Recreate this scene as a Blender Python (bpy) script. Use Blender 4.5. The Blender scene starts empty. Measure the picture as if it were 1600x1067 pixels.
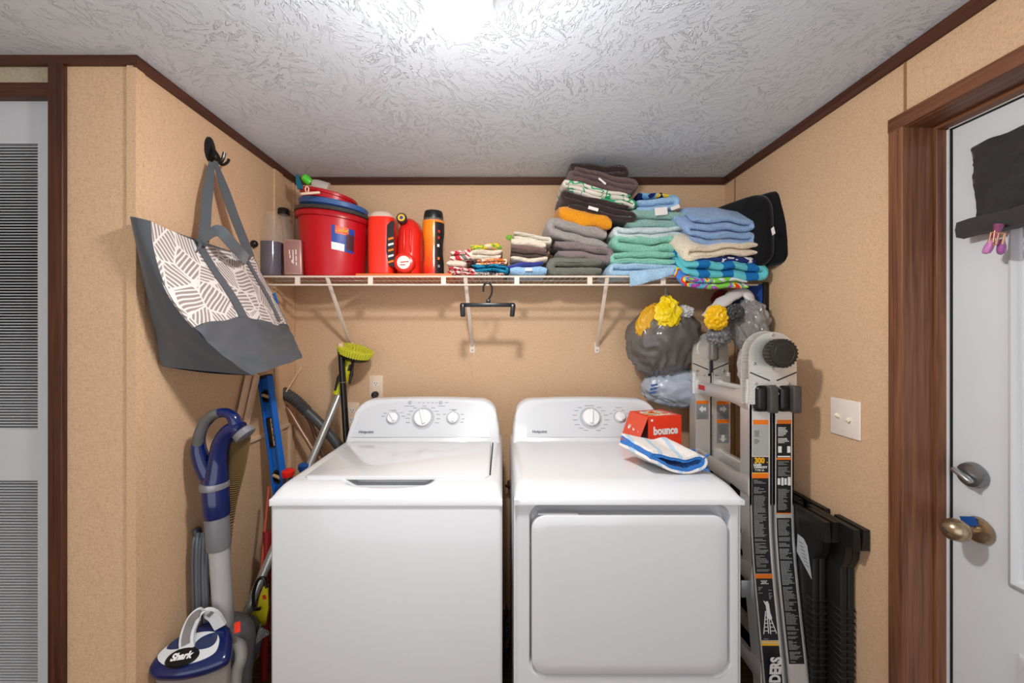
import bpy, bmesh, math, random
from mathutils import Vector, Matrix, noise
sc = bpy.context.scene
C = sc.collection
V = Vector
PI = math.pi

# ---------------------------------------------------------------- camera, light, exposure
VPX, VPY, FPX, CAMZ = 785.0, 525.0, 625.0, 1.40
cam_data = bpy.data.cameras.new('camera'); cam = bpy.data.objects.new('camera', cam_data); C.objects.link(cam)
cam.location = (0, 0, CAMZ); cam.rotation_euler = (PI/2, 0, 0)
cam_data.sensor_fit = 'HORIZONTAL'; cam_data.sensor_width = 36.0
cam_data.lens = 36.0*FPX/1600.0
cam_data.shift_x = (800.0-VPX)/1600.0
cam_data.shift_y = (VPY-533.5)/1600.0
cam_data.clip_start = 0.02
sc.camera = cam
w = bpy.data.worlds.new('world'); sc.world = w; w.use_nodes = True
w.node_tree.nodes['Background'].inputs[0].default_value = (0.90, 0.95, 1.0, 1)
w.node_tree.nodes['Background'].inputs[1].default_value = 1.58
LAMP_STRENGTH = 325.0
sc.view_settings.view_transform = 'Standard'; sc.view_settings.look = 'None'
sc.view_settings.exposure = 0.20; sc.view_settings.gamma = 1.0
sc.view_settings.use_curve_mapping = False

# ---------------------------------------------------------------- helpers
def P(px, py, Y):
    return V(((px-VPX)*Y/FPX, Y, CAMZ+(VPY-py)*Y/FPX))
def PX(px, py, X):                     # point on a plane of constant X
    Y = X*FPX/(px-VPX); return V((X, Y, CAMZ+(VPY-py)*Y/FPX))
def PP(px, py, o, n):                  # point on a general plane
    d = V(((px-VPX)/FPX, 1, (VPY-py)/FPX)); c = V((0, 0, CAMZ))
    return c + d*((V(o)-c).dot(V(n))/d.dot(V(n)))
def lin(h):
    h = h.lstrip('#'); r = []
    for i in (0, 2, 4):
        c = int(h[i:i+2], 16)/255.0
        r.append(c/12.92 if c <= 0.04045 else ((c+0.055)/1.055)**2.4)
    return (r[0], r[1], r[2], 1.0)
def root_of(p):
    o = V((0, 0, 0))
    while p is not None:
        o += p.location; p = p.parent
    return o

MATS = {}
def newmat(name):
    m = bpy.data.materials.new(name); m.use_nodes = True; MATS[name] = m
    nt = m.node_tree; return m, nt, nt.nodes['Principled BSDF']
def N(nt, t, **kw):
    n = nt.nodes.new(t)
    for k, v in kw.items(): setattr(n, k, v)
    return n
def coords(nt, scale=(1, 1, 1)):
    tc = N(nt, 'ShaderNodeTexCoord'); mp = N(nt, 'ShaderNodeMapping'); mp.inputs['Scale'].default_value = scale
    nt.links.new(tc.outputs['Object'], mp.inputs['Vector']); return mp.outputs['Vector']
def mix(nt, fac, a, b):
    n = N(nt, 'ShaderNodeMix', data_type='RGBA')
    for sock, v in ((n.inputs[0], fac), (n.inputs[6], a), (n.inputs[7], b)):
        if hasattr(v, 'links'): nt.links.new(v, sock)
        else: sock.default_value = v
    return n.outputs[2]
def math_(nt, op, a, b=0.0):
    n = N(nt, 'ShaderNodeMath', operation=op)
    for sock, v in ((n.inputs[0], a), (n.inputs[1], b)):
        if hasattr(v, 'links'): nt.links.new(v, sock)
        else: sock.default_value = v
    return n.outputs[0]
def noise_(nt, vec, scale, detail=2, rough=.5, dist=0):
    n = N(nt, 'ShaderNodeTexNoise'); n.inputs['Scale'].default_value = scale; n.inputs['Detail'].default_value = detail
    n.inputs['Roughness'].default_value = rough; n.inputs['Distortion'].default_value = dist
    nt.links.new(vec, n.inputs['Vector']); return n
def ramp(nt, fac, stops):
    r = N(nt, 'ShaderNodeValToRGB'); cr = r.color_ramp
    while len(cr.elements) < len(stops): cr.elements.new(0.5)
    for e, (p, c) in zip(cr.elements, stops): e.position = p; e.color = c
    nt.links.new(fac, r.inputs[0]); return r.outputs[0]
def bump(nt, b, h, strength, dist=.01):
    n = N(nt, 'ShaderNodeBump'); n.inputs['Strength'].default_value = strength; n.inputs['Distance'].default_value = dist
    nt.links.new(h, n.inputs['Height']); nt.links.new(n.outputs[0], b.inputs['Normal'])
def g(v): return (v, v, v, 1)

def mat(name, col, rough=.5, metal=0, spec=.5, trans=0, alpha=1, coat=0, var=0, vscale=30, bmp=0, bscale=200, sheen=0, ior=1.45):
    if name in MATS: return MATS[name]
    m, nt, b = newmat(name); c = lin(col)
    b.inputs['Base Color'].default_value = c; b.inputs['Roughness'].default_value = rough; b.inputs['Metallic'].default_value = metal
    b.inputs['Specular IOR Level'].default_value = spec; b.inputs['Transmission Weight'].default_value = trans
    b.inputs['Alpha'].default_value = alpha; b.inputs['Coat Weight'].default_value = coat; b.inputs['IOR'].default_value = ior
    b.inputs['Sheen Weight'].default_value = sheen
    vec = coords(nt)
    if var:
        n = noise_(nt, vec, vscale, 3)
        dk = tuple(x*(1-var) for x in c[:3])+(1,); lt = tuple(min(1, x*(1+var)) for x in c[:3])+(1,)
        nt.links.new(mix(nt, n.outputs[0], dk, lt), b.inputs['Base Color'])
    if bmp:
        n = noise_(nt, vec, bscale, 2); bump(nt, b, n.outputs[0], bmp, .006)
    return m
def cloth(name, col, rough=.95, bmp=1.0, bscale=170, var=.26):
    return mat(name, col, rough, spec=.15, var=var, vscale=130, bmp=bmp, bscale=bscale, sheen=.25)

def m_linen(name, c1, c2):
    m, nt, b = newmat(name); b.inputs['Roughness'].default_value = .75; b.inputs['Specular IOR Level'].default_value = .25
    a = noise_(nt, coords(nt, (380, 380, 90)), 1, 4, .65); h = noise_(nt, coords(nt, (95, 95, 420)), 1, 4, .65)
    s = math_(nt, 'ADD', a.outputs[0], h.outputs[0])
    col = ramp(nt, math_(nt, 'MULTIPLY', s, .5), [(.36, lin(c2)), (.52, lin(c1)), (.66, tuple(min(1, x*1.12) for x in lin(c1)[:3])+(1,))])
    nt.links.new(col, b.inputs['Base Color']); bump(nt, b, s, .08, .002); return m
def m_ceiling():
    m, nt, b = newmat('ceiling_plaster'); b.inputs['Base Color'].default_value = lin('#dde5ee'); b.inputs['Roughness'].default_value = .8
    b.inputs['Specular IOR Level'].default_value = .2
    vec = coords(nt)
    wn = noise_(nt, vec, 5, 2); wv = N(nt, 'ShaderNodeVectorMath', operation='MULTIPLY_ADD'); wv.inputs[1].default_value = (.12, .12, 0)
    nt.links.new(wn.outputs['Color'], wv.inputs[0]); nt.links.new(vec, wv.inputs[2])
    vo = N(nt, 'ShaderNodeTexVoronoi'); vo.inputs['Scale'].default_value = 9; nt.links.new(wv.outputs[0], vo.inputs['Vector'])
    sep = N(nt, 'ShaderNodeSeparateColor'); nt.links.new(vo.outputs['Color'], sep.inputs[0])
    rot = N(nt, 'ShaderNodeVectorRotate', rotation_type='Z_AXIS'); nt.links.new(vec, rot.inputs['Vector'])
    nt.links.new(math_(nt, 'MULTIPLY', sep.outputs[0], 6.28), rot.inputs['Angle'])
    mp = N(nt, 'ShaderNodeMapping'); mp.inputs['Scale'].default_value = (24, 62, 1); nt.links.new(rot.outputs[0], mp.inputs['Vector'])
    n1 = noise_(nt, mp.outputs[0], 1, 3, .55, .6)
    r1 = ramp(nt, n1.outputs[0], [(.53, g(0)), (.575, g(1)), (.63, g(.25)), (.75, g(.5))])
    n2 = noise_(nt, vec, 7, 2); cov = ramp(nt, n2.outputs[0], [(.36, g(.25)), (.55, g(1))])
    n3 = noise_(nt, vec, 160, 3); h = math_(nt, 'MULTIPLY', r1, cov)
    h = math_(nt, 'ADD', h, math_(nt, 'MULTIPLY', n3.outputs[0], .25))
    bump(nt, b, h, .65, .007); return m
def m_wood(name, c1, c2, axis='Z', rough=.45):
    m, nt, b = newmat(name); b.inputs['Roughness'].default_value = rough; b.inputs['Specular IOR Level'].default_value = .35
    s = {'X': (2, 60, 60), 'Y': (60, 2, 60), 'Z': (60, 60, 2)}[axis]
    n = noise_(nt, coords(nt, s), 1, 5, .6, .8); n2 = noise_(nt, coords(nt, tuple(x*3 for x in s)), 1, 2)
    f = math_(nt, 'ADD', math_(nt, 'MULTIPLY', n.outputs[0], .75), math_(nt, 'MULTIPLY', n2.outputs[0], .25))
    nt.links.new(ramp(nt, f, [(.35, lin(c2)), (.62, lin(c1))]), b.inputs['Base Color']); bump(nt, b, f, .1, .002); return m
def m_brushed(name, col, axis='Z', rough=.35):
    m, nt, b = newmat(name); b.inputs['Metallic'].default_value = .55
    s = {'X': (4, 400, 400), 'Y': (400, 4, 400), 'Z': (400, 400, 4)}[axis]
    n = noise_(nt, coords(nt, s), 1, 3); c = lin(col)
    nt.links.new(mix(nt, n.outputs[0], tuple(x*.85 for x in c[:3])+(1,), c), b.inputs['Base Color'])
    nt.links.new(math_(nt, 'MULTIPLY_ADD' if False else 'ADD', math_(nt, 'MULTIPLY', n.outputs[0], .2), rough-.1), b.inputs['Roughness']); return m
def m_tote():
    m, nt, b = newmat('tote_stripes'); b.inputs['Roughness'].default_value = .55
    tc = N(nt, 'ShaderNodeTexCoord'); sx = N(nt, 'ShaderNodeSeparateXYZ'); nt.links.new(tc.outputs['Object'], sx.inputs[0])
    cb = N(nt, 'ShaderNodeCombineXYZ'); nt.links.new(sx.outputs[1], cb.inputs[0]); nt.links.new(sx.outputs[2], cb.inputs[1])
    vo = N(nt, 'ShaderNodeTexVoronoi'); vo.inputs['Scale'].default_value = 13; nt.links.new(cb.outputs[0], vo.inputs['Vector'])
    ed = N(nt, 'ShaderNodeTexVoronoi', feature='DISTANCE_TO_EDGE'); ed.inputs['Scale'].default_value = 13; nt.links.new(cb.outputs[0], ed.inputs['Vector'])
    sep = N(nt, 'ShaderNodeSeparateColor'); nt.links.new(vo.outputs['Color'], sep.inputs[0])
    rot = N(nt, 'ShaderNodeVectorRotate', rotation_type='Z_AXIS'); nt.links.new(cb.outputs[0], rot.inputs['Vector'])
    nt.links.new(math_(nt, 'MULTIPLY', sep.outputs[0], 6.28), rot.inputs['Angle'])
    s2 = N(nt, 'ShaderNodeSeparateXYZ'); nt.links.new(rot.outputs[0], s2.inputs[0])
    wn = noise_(nt, cb.outputs[0], 9, 1)
    u = math_(nt, 'ADD', math_(nt, 'MULTIPLY', s2.outputs[0], 520), math_(nt, 'MULTIPLY', wn.outputs[0], 12))
    st = math_(nt, 'GREATER_THAN', math_(nt, 'SINE', u), .25)
    ew = math_(nt, 'LESS_THAN', ed.outputs['Distance'], .035)
    f = math_(nt, 'MAXIMUM', st, ew)
    nt.links.new(mix(nt, f, lin('#9a8e88'), lin('#e6deda')), b.inputs['Base Color']); return m
def m_stripes(name, c1, c2, axis, freq, thr=0., wob=0., rough=.95):
    m, nt, b = newmat(name); b.inputs['Roughness'].default_value = rough; b.inputs['Specular IOR Level'].default_value = .15
    vec = coords(nt); sx = N(nt, 'ShaderNodeSeparateXYZ'); nt.links.new(vec, sx.inputs[0])
    wn = noise_(nt, vec, 25, 2)
    u = math_(nt, 'ADD', math_(nt, 'MULTIPLY', sx.outputs['XYZ'.index(axis)], freq), math_(nt, 'MULTIPLY', wn.outputs[0], wob))
    nt.links.new(mix(nt, math_(nt, 'GREATER_THAN', math_(nt, 'SINE', u), thr), lin(c1), lin(c2)), b.inputs['Base Color'])
    bump(nt, b, noise_(nt, vec, 260, 2).outputs[0], .8, .004); return m
def m_patches(name, cols, scale=40, dist=.6, rough=.95):
    m, nt, b = newmat(name); b.inputs['Roughness'].default_value = rough; b.inputs['Specular IOR Level'].default_value = .15
    vec = coords(nt); n = noise_(nt, vec, scale, 1, .5, dist)
    k = len(cols); st = [(.30+.40*i/k, lin(c)) for i, c in enumerate(cols)]
    r = N(nt, 'ShaderNodeValToRGB'); cr = r.color_ramp; cr.interpolation = 'CONSTANT'
    while len(cr.elements) < k: cr.elements.new(.5)
    for e, (p, c) in zip(cr.elements, st): e.position = p; e.color = c
    cr.elements[0].position = 0
    nt.links.new(n.outputs[0], r.inputs[0]); nt.links.new(r.outputs[0], b.inputs['Base Color'])
    bump(nt, b, noise_(nt, vec, 260, 2).outputs[0], .7, .004); return m

# ---- mesh collector
class MB:
    def __init__(s): s.bm = bmesh.new()
    def box(s, x0, x1, y0, y1, z0, z1, bev=0, seg=2, M=None):
        r = bmesh.ops.create_cube(s.bm, size=1.0); vs = r['verts']
        bmesh.ops.scale(s.bm, vec=(abs(x1-x0), abs(y1-y0), abs(z1-z0)), verts=vs)
        bmesh.ops.translate(s.bm, vec=((x0+x1)/2, (y0+y1)/2, (z0+z1)/2), verts=vs)
        if bev:
            es = list({e for v in vs for e in v.link_edges})
            rr = bmesh.ops.bevel(s.bm, geom=es, offset=bev, segments=seg, profile=.5, affect='EDGES', clamp_overlap=True)
            vs = list({v for f in rr['faces'] for v in f.verts} | {v for v in vs if v.is_valid})
        if M is not None: bmesh.ops.transform(s.bm, matrix=M, verts=[v for v in vs if v.is_valid])
        return s
    def obox(s, c, ax, ay, az, sx, sy, sz, bev=0, seg=2):          # oriented box
        M = Matrix((V(ax).normalized(), V(ay).normalized(), V(az).normalized())).transposed().to_4x4(); M.translation = V(c)
        return s.box(-sx/2, sx/2, -sy/2, sy/2, -sz/2, sz/2, bev, seg, M)
    def rings(s, rings, cap0=True, cap1=True, closed=False):
        vr = [[s.bm.verts.new(p) for p in r] for r in rings]; n = len(vr[0])
        k = len(vr); rng = range(k) if closed else range(k-1)
        for i in rng:
            a, b = vr[i], vr[(i+1) % k]
            for j in range(n):
                try: s.bm.faces.new((a[j], a[(j+1) % n], b[(j+1) % n], b[j]))
                except ValueError: pass
        if not closed:
            if cap0: s.bm.faces.new(list(reversed(vr[0])))
            if cap1: s.bm.faces.new(vr[-1])
        return s
    def tube(s, pts, r, seg=10, closed=False, flat=None, up=None):
        pts = [V(p) for p in pts]; n = len(pts); rs = r if isinstance(r, (list, tuple)) else [r]*n
        t0 = (pts[1]-pts[0]).normalized(); nrm = V(up) if up else t0.orthogonal().normalized(); rings = []
        nrm = (nrm - t0*nrm.dot(t0)).normalized()
        for i in range(n):
            if closed: t = pts[(i+1) % n]-pts[i-1]
            else: t = pts[min(i+1, n-1)]-pts[max(i-1, 0)]
            t.normalize(); nrm = (nrm - t*nrm.dot(t))
            nrm = nrm.normalized() if nrm.length > 1e-6 else t.orthogonal().normalized()
            b = t.cross(nrm); fl = flat or 1
            rings.append([pts[i]+nrm*(rs[i]*math.cos(2*PI*k/seg))+b*(rs[i]*fl*math.sin(2*PI*k/seg)) for k in range(seg)])
        return s.rings(rings, closed=closed)
    def strap(s, pts, wdirs, width, th=.002):
        pts = [V(p) for p in pts]; n = len(pts); rings = []
        for i in range(n):
            t = (pts[min(i+1, n-1)]-pts[max(i-1, 0)]).normalized(); wd = V(wdirs[i] if isinstance(wdirs, list) else wdirs)
            wd = (wd-t*wd.dot(t)).normalized(); nn = t.cross(wd)
            wi = width[i] if isinstance(width, list) else width
            rings.append([pts[i]+wd*wi/2+nn*th/2, pts[i]-wd*wi/2+nn*th/2, pts[i]-wd*wi/2-nn*th/2, pts[i]+wd*wi/2-nn*th/2])
        return s.rings(rings)
    def lathe(s, prof, c, ax=(0, 0, 1), seg=28, sx=1, sy=1, ref=None):
        ax = V(ax).normalized(); u = (V(ref)-ax*V(ref).dot(ax)).normalized() if ref else ax.orthogonal().normalized()
        if not ref and abs(ax.z) > .99: u = V((1, 0, 0))
        v = ax.cross(u); c = V(c)
        return s.rings([[c+ax*z+u*(max(r, 1e-5)*sx*math.cos(2*PI*k/seg))+v*(max(r, 1e-5)*sy*math.sin(2*PI*k/seg)) for k in range(seg)] for r, z in prof])
    def prism(s, poly, vec):
        poly = [V(p) for p in poly]; vec = V(vec); return s.rings([poly, [p+vec for p in poly]])
    def face(s, pts):
        s.bm.faces.new([s.bm.verts.new(p) for p in pts]); return s
    def grid(s, f, nu, nv, back=0.0, bdir=None):
        g_ = [[V(f(i/nu, j/nv)) for j in range(nv+1)] for i in range(nu+1)]
        vs = [[s.bm.verts.new(p) for p in r] for r in g_]
        for i in range(nu):
            for j in range(nv): s.bm.faces.new((vs[i][j], vs[i+1][j], vs[i+1][j+1], vs[i][j+1]))
        if back:
            bd = V(bdir)*back; vb = [[s.bm.verts.new(p+bd) for p in r] for r in g_]
            for i in range(nu):
                for j in range(nv): s.bm.faces.new((vb[i][j+1], vb[i+1][j+1], vb[i+1][j], vb[i][j]))
            per = [(i, 0) for i in range(nu)]+[(nu, j) for j in range(nv)]+[(i, nv) for i in range(nu, 0, -1)]+[(0, j) for j in range(nv, 0, -1)]
            for k in range(len(per)):
                a, b = per[k], per[(k+1) % len(per)]
                s.bm.faces.new((vs[a[0]][a[1]], vb[a[0]][a[1]], vb[b[0]][b[1]], vs[b[0]][b[1]]))
        return s
    def blob(s, c, rx, ry, rz, seed=0, amp=.1, freq=3, sub=4, fn=None):
        r = bmesh.ops.create_icosphere(s.bm, subdivisions=sub, radius=1.0); off = V((seed*7.1, seed*3.3, seed*1.7))
        for v in r['verts']:
            d = v.co.normalized(); k = 1+amp*noise.noise(d*freq+off)+amp*.5*noise.noise(d*freq*2.3+off)
            p = V((d.x*rx*k, d.y*ry*k, d.z*rz*k))
            if fn: p = fn(d, p)
            v.co = V(c)+p
        return s
    def build(s, name, m, parent=None, smooth=True, angle=40, base=None):
        bmesh.ops.recalc_face_normals(s.bm, faces=s.bm.faces)
        off = root_of(parent) if parent is not None else (V(base) if base is not None else None)
        if off is None:
            zs = [v.co for v in s.bm.verts]; lo = V((min(p.x for p in zs), min(p.y for p in zs), min(p.z for p in zs))); hi = V((max(p.x for p in zs), max(p.y for p in zs), 0))
            off = V(((lo.x+hi.x)/2, (lo.y+hi.y)/2, lo.z))
        for v in s.bm.verts: v.co -= off
        me = bpy.data.meshes.new(name); s.bm.to_mesh(me); s.bm.free()
        for x in (m if isinstance(m, list) else [m]): me.materials.append(x)
        if smooth:
            me.polygons.foreach_set('use_smooth', [True]*len(me.polygons)); me.set_sharp_from_angle(angle=math.radians(angle))
        o = bpy.data.objects.new(name, me); C.objects.link(o)
        if parent is not None: o.parent = parent
        else: o.location = off
        return o
def tag(o, label, cat, group=None, kind=None):
    o['label'] = label; o['category'] = cat
    if group: o['group'] = group
    if kind: o['kind'] = kind
    return o
def thing(name, loc, label, cat, group=None):
    o = bpy.data.objects.new(name, None); C.objects.link(o); o.location = loc; o.empty_display_size = .05
    return tag(o, label, cat, group)
def struct(name, mb, m, parent=None, smooth=False, label=None):
    o = mb.build(name, m, parent, smooth=smooth, base=None if parent else (0, 0, 0)); o['kind'] = 'structure'
    if label: o['label'] = label
    return o
def copy_tree(o, loc):
    c = o.copy(); C.objects.link(c); c.location = loc
    for ch in list(o.children):
        d = ch.copy(); C.objects.link(d); d.parent = c
        for gch in list(ch.children):
            e = gch.copy(); C.objects.link(e); e.parent = d
    return c
def text(s, size, pos, right, up, m, parent, name='lettering', bold=0.0, ext=.0006, align='CENTER', sx=1.0, shear=0.0):
    cu = bpy.data.curves.new(name, 'FONT'); cu.body = s; cu.size = size; cu.extrude = ext; cu.offset = bold; cu.shear = shear
    cu.align_x = align; cu.align_y = 'CENTER'; cu.resolution_u = 3
    t = bpy.data.objects.new('tmp', cu); C.objects.link(t); me = bpy.data.meshes.new_from_object(t)
    bpy.data.objects.remove(t); bpy.data.curves.remove(cu)
    r = V(right).normalized(); u = (V(up)-r*V(up).dot(r)).normalized(); n = r.cross(u)
    M = Matrix((r*sx, u, n)).transposed().to_4x4(); M.translation = V(pos)-root_of(parent)
    me.transform(M); me.materials.clear(); me.materials.append(m)
    o = bpy.data.objects.new(name, me); C.objects.link(o); o.parent = parent; return o
def smooth_pts(pts, n=8, closed=False):
    pts = [V(p) for p in pts]; out = []; k = len(pts)
    rng = range(k) if closed else range(k-1)
    for i in rng:
        p1, p2 = pts[i], pts[(i+1) % k]
        p0 = pts[i-1] if (closed or i > 0) else p1*2-p2
        p3 = pts[(i+2) % k] if (closed or i+2 < k) else p2*2-p1
        for j in range(n):
            t = j/n; out.append(.5*((2*p1)+(p2-p0)*t+(2*p0-5*p1+4*p2-p3)*t*t+(3*p1-p0-3*p2+p3)*t**3))
    if not closed: out.append(pts[-1])
    return out
def rrect(x0, x1, z0, z1, r, n=6):
    out = []
    for cx, cz, a0 in ((x1-r, z1-r, 0), (x0+r, z1-r, 90), (x0+r, z0+r, 180), (x1-r, z0+r, 270)):
        for k in range(n+1):
            a = math.radians(a0+90*k/n); out.append((cx+r*math.cos(a), cz+r*math.sin(a)))
    return out
def ss(a, b, x):
    t = max(0, min(1, (x-a)/(b-a))); return t*t*(3-2*t)

# ---------------------------------------------------------------- setting
CEIL = 2.21; XL, XR, YB, YC = -1.065, 1.14, 2.05, 1.164
LIN = m_linen('linen_wall', '#d8b592', '#c49f7b'); LIN2 = m_linen('closet_header_linen', '#b9ac92', '#99907c')
WOOD_Z = m_wood('brown_wood_z', '#5a3422', '#38190f', 'Z'); WOOD_Y = m_wood('brown_wood_y', '#5a3422', '#38190f', 'Y'); WOOD_X = m_wood('brown_wood_x', '#5a3422', '#38190f', 'X')
WALN_Z = m_wood('walnut_z', '#8b5c40', '#5a3522', 'Z', .4); WALN_Y = m_wood('walnut_y', '#8b5c40', '#5a3522', 'Y', .4)
struct('floor', MB().box(-2.2, 1.3, -1.6, YB+.1, -.05, 0), m_wood('floor_vinyl', '#7c5a40', '#4b3423', 'X', .5))
struct('ceiling', MB().box(-2.2, 1.35, -1.6, YB+.1, CEIL, CEIL+.06), m_ceiling())
struct('wall_back', MB().box(XL-.1, XR+.14, YB, YB+.1, 0, CEIL), LIN)
struct('wall_left', MB().box(XL-.08, XL, YC+.08, YB, 0, CEIL), LIN)
struct('wall_closet', MB().box(-1.285, XL, YC, YC+.08, 0, CEIL), LIN)
struct('wall_side', MB().box(-2.26, -1.995, YC+.002, YC+.08, 0, 2.12), LIN)
struct('wall_header', MB().box(-2.2, -1.285, YC+.004, YC+.08, 2.12, CEIL), LIN2)
struct('wall_right', MB().box(XR, XR+.14, 1.15, YB, 0, CEIL).box(XR, XR+.14, -1.6, 1.15, 2.005, CEIL).box(XR, XR+.14, -1.6, .2, 0, 2.005), LIN)
struct('wall_room', MB().box(-2.26, -2.2, -1.6, YC+.08, 0, CEIL), LIN)
# ceiling trim
TH = .032; TD = .012
struct('trim_1', MB().box(XL, XR, YB-TD, YB, CEIL-.037, CEIL), WOOD_X)
struct('trim_2', MB().box(XL, XL+TD, YC-.011, YB, CEIL-TH, CEIL), WOOD_Y)
struct('trim_3', MB().box(-2.2, XL+TD-.001, YC-TD, YC, CEIL-.026, CEIL), WOOD_X)
struct('trim_4', MB().box(XR-TD, XR, -1.6, YB, CEIL-TH-.004, CEIL), WOOD_Y)
# corner and seam battens
struct('trim_5', MB().box(-1.088, XL+.004, YC-.006, YC, 0, CEIL-.026).box(XL, XL+.0035, YC, YC+.024, 0, CEIL-.03), m_linen('linen_trim', '#d8b48f', '#bd9670'))
seam = MB()
seam.box(-.160, -.152, YB-.003, YB, 0, CEIL-.037)
struct('trim_6', seam, MATS['linen_trim'])
struct('trim_7', MB().box(XR-.003, XR, 1.128, 1.134, 2.03, CEIL-TH).box(XR-.003, XR, 1.955, 1.962, 0, CEIL-TH), mat('seam_dark', '#9a7450', .8))
struct('trim_8', MB().box(XL, XL+.008, 1.86, 1.925, 0, CEIL-TH).box(XL, XL+.006, YB-.018, YB, 0, CEIL-TH), MATS['linen_trim'])
# wire raceway on the left wall
CREAM = mat('cream_plastic', '#e3c3a4', .5, var=.05)
struct('trim_9', MB().box(XL, XL+.012, 1.50, YB, .953, .968).box(XL+.0, XL+.014, 1.985, 2.0, 0, .953), CREAM)
# closet door with louvres
GREY = mat('door_grey', '#c6cacd', .55, var=.03, vscale=6)
d1 = struct('door_1', MB().box(-2.0, -1.366, YC+.012, YC+.045, 1.966, 2.09).box(-2.0, -1.366, YC+.012, YC+.045, .975, 1.126)
    .box(-2.0, -1.366, YC+.012, YC+.045, .01, .13).box(-1.366, -1.311, YC+.012, YC+.045, .01, 2.09), GREY)
lv = MB()
for z0, z1 in ((1.126, 1.966), (.13, .975)):
    n = int((z1-z0)/.0085); h = (z1-z0)/n
    for i in range(n):
        z = z0+i*h
        lv.prism([(-2.0, YC+.016, z), (-2.0, YC+.016, z+h*.34), (-2.0, YC+.034, z+h*.66), (-2.0, YC+.034, z+h*.4)], (.634, 0, 0))
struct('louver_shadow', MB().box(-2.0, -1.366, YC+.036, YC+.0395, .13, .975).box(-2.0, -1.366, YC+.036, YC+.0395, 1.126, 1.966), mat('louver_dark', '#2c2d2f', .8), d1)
struct('louver_panel', lv, mat('louver_grey', '#babec1', .6), d1)
hn = MB().box(-1.316, -1.309, YC-.004, YC+.012, 1.585, 1.625).box(-1.316, -1.309, YC-.004, YC+.012, 1.627, 1.655).box(-1.316, -1.309, YC-.004, YC+.012, 1.657, 1.68)
struct('hinge', hn, mat('hinge_white', '#dcdcdc', .3, .3), d1)
struct('trim_10', MB().box(-1.309, -1.266, YC-.014, YC+.05, 0, CEIL-.026, .003), WOOD_Z)
struct('trim_11', MB().box(-2.2, -1.309, YC-.012, YC+.05, 2.09, 2.132, .003), WOOD_X)
# entry doorway
struct('trim_12', MB().box(XR-.012, XR, 1.128, 1.17, 0, 2.03, .002).box(XR-.004, XR+.103, 1.128, 1.15, 0, 2.0, .002)
    .box(XR+.075, XR+.103, 1.118, 1.128, 0, 1.99, .002), WALN_Z)
struct('trim_13', MB().box(XR-.013, XR+.001, -.6, 1.171, 1.99, 2.031, .002).box(XR-.005, XR+.1035, -.6, 1.149, 1.989, 2.008, .002)
    .box(XR+.074, XR+.1032, -.6, 1.1285, 1.978, 1.99, .002), WALN_Y)
DW = mat('door_white', '#dadee1', .4, var=.02, vscale=5)
XD = XR+.103
d2 = struct('door_2', MB().box(XD+.004, XD+.045, .22, 1.112, .01, 1.975), DW)
struct('weather_strip', MB().box(XD-.002, XD+.004, 1.112, 1.128, 0, 1.985).box(XD-.002, XD+.004, .2, 1.128, 1.975, 1.987), mat('strip_white', '#dadcde', .5), d2)
struct('door_gap', MB().box(XD+.001, XD+.006, 1.107, 1.1125, 0, 1.975).box(XD+.001, XD+.006, .2, 1.1125, 1.971, 1.976), mat('gap_black', '#14161a', .8), d2)
EMB = mat('moulding_white', '#d0d3d6', .35)
ym, zb = .985, .785
fr = MB()
prof = [(0, 0), (.008, .012), (.016, .016), (.024, .012), (.03, 0)]
def mould(y_hi, z_lo, y_lo, z_hi, flip=1):
    rings = []
    for (yy, zz, dy, dz) in ((y_hi, z_hi, -1, -1), (y_hi, z_lo, -1, 1), (y_lo, z_lo, 1, 1), (y_lo, z_hi, 1, -1)):
        rings.append([V((XD+.004-h, yy+dy*o, zz+dz*o)) for o, h in prof]+[V((XD+.006, yy+dy*.015, zz+dz*.015))])
    return rings
fr.rings(mould(ym, zb, .36, 1.83), closed=True)
struct('window_frame', fr, EMB, d2, smooth=True)
struct('window_glass', MB().box(XD+.001, XD+.0045, .385, ym-.025, zb+.025, 1.805), mat('frosted_glass', '#d4d9de', .12), d2)
f2 = MB(); f2.rings(mould(.965, .12, .36, .635), closed=True); struct('panel_moulding', f2, EMB, d2, smooth=True)
# deadbolt and knob
PEW = mat('pewter', '#8c8d8f', .32, .85); BRS = mat('antique_nickel', '#b09b80', .3, .9)
c = PX(1522, 742, XD); db = struct('deadbolt', MB().lathe([(0, .02), (.018, .019), (.030, .014), (.033, .004), (.033, 0)], c, (-1, 0, 0)), PEW, d2, smooth=True)
db['label'] = 'grey round deadbolt with thumb turn'
tt = MB(); tt.obox(c+V((-.032, 0, 0)), (0, .75, .42), (-1, 0, 0), (0, -.42, .75), .05, .018, .012, .005, 3); struct('thumb_turn', tt, mat('pewter_light', '#b4b4b2', .25, .9), db, smooth=True)
c = PX(1530, 828, XD); kn = struct('door_knob', MB().lathe([(0, .012), (.02, .012), (.031, .008), (.034, 0)], c, (-1, 0, 0)).lathe([(.011, .01), (.011, .03), (.018, .036), (.027, .05), (.029, .062), (.024, .078), (.012, .088), (0, .089)], c, (-1, 0, 0)), BRS, d2, smooth=True)
kn['label'] = 'satin nickel oval door knob'
tp = MB().obox(c+V((-.0135, .012, .018)), (0, 1, -.4), (1, 0, 0), (0, .4, 1), .036, .002, .022); struct('tape', tp, mat('blue_tape', '#17509b', .7), kn)['label'] = 'scrap of blue tape on the rosette'
struct('knob_slot', MB().obox(c+V((-.0892, 0, 0)), (0, 1, .3), (1, 0, 0), (0, -.3, 1), .016, .002, .005), mat('slot_dark', '#5b5148', .5, .5), kn)
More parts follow.
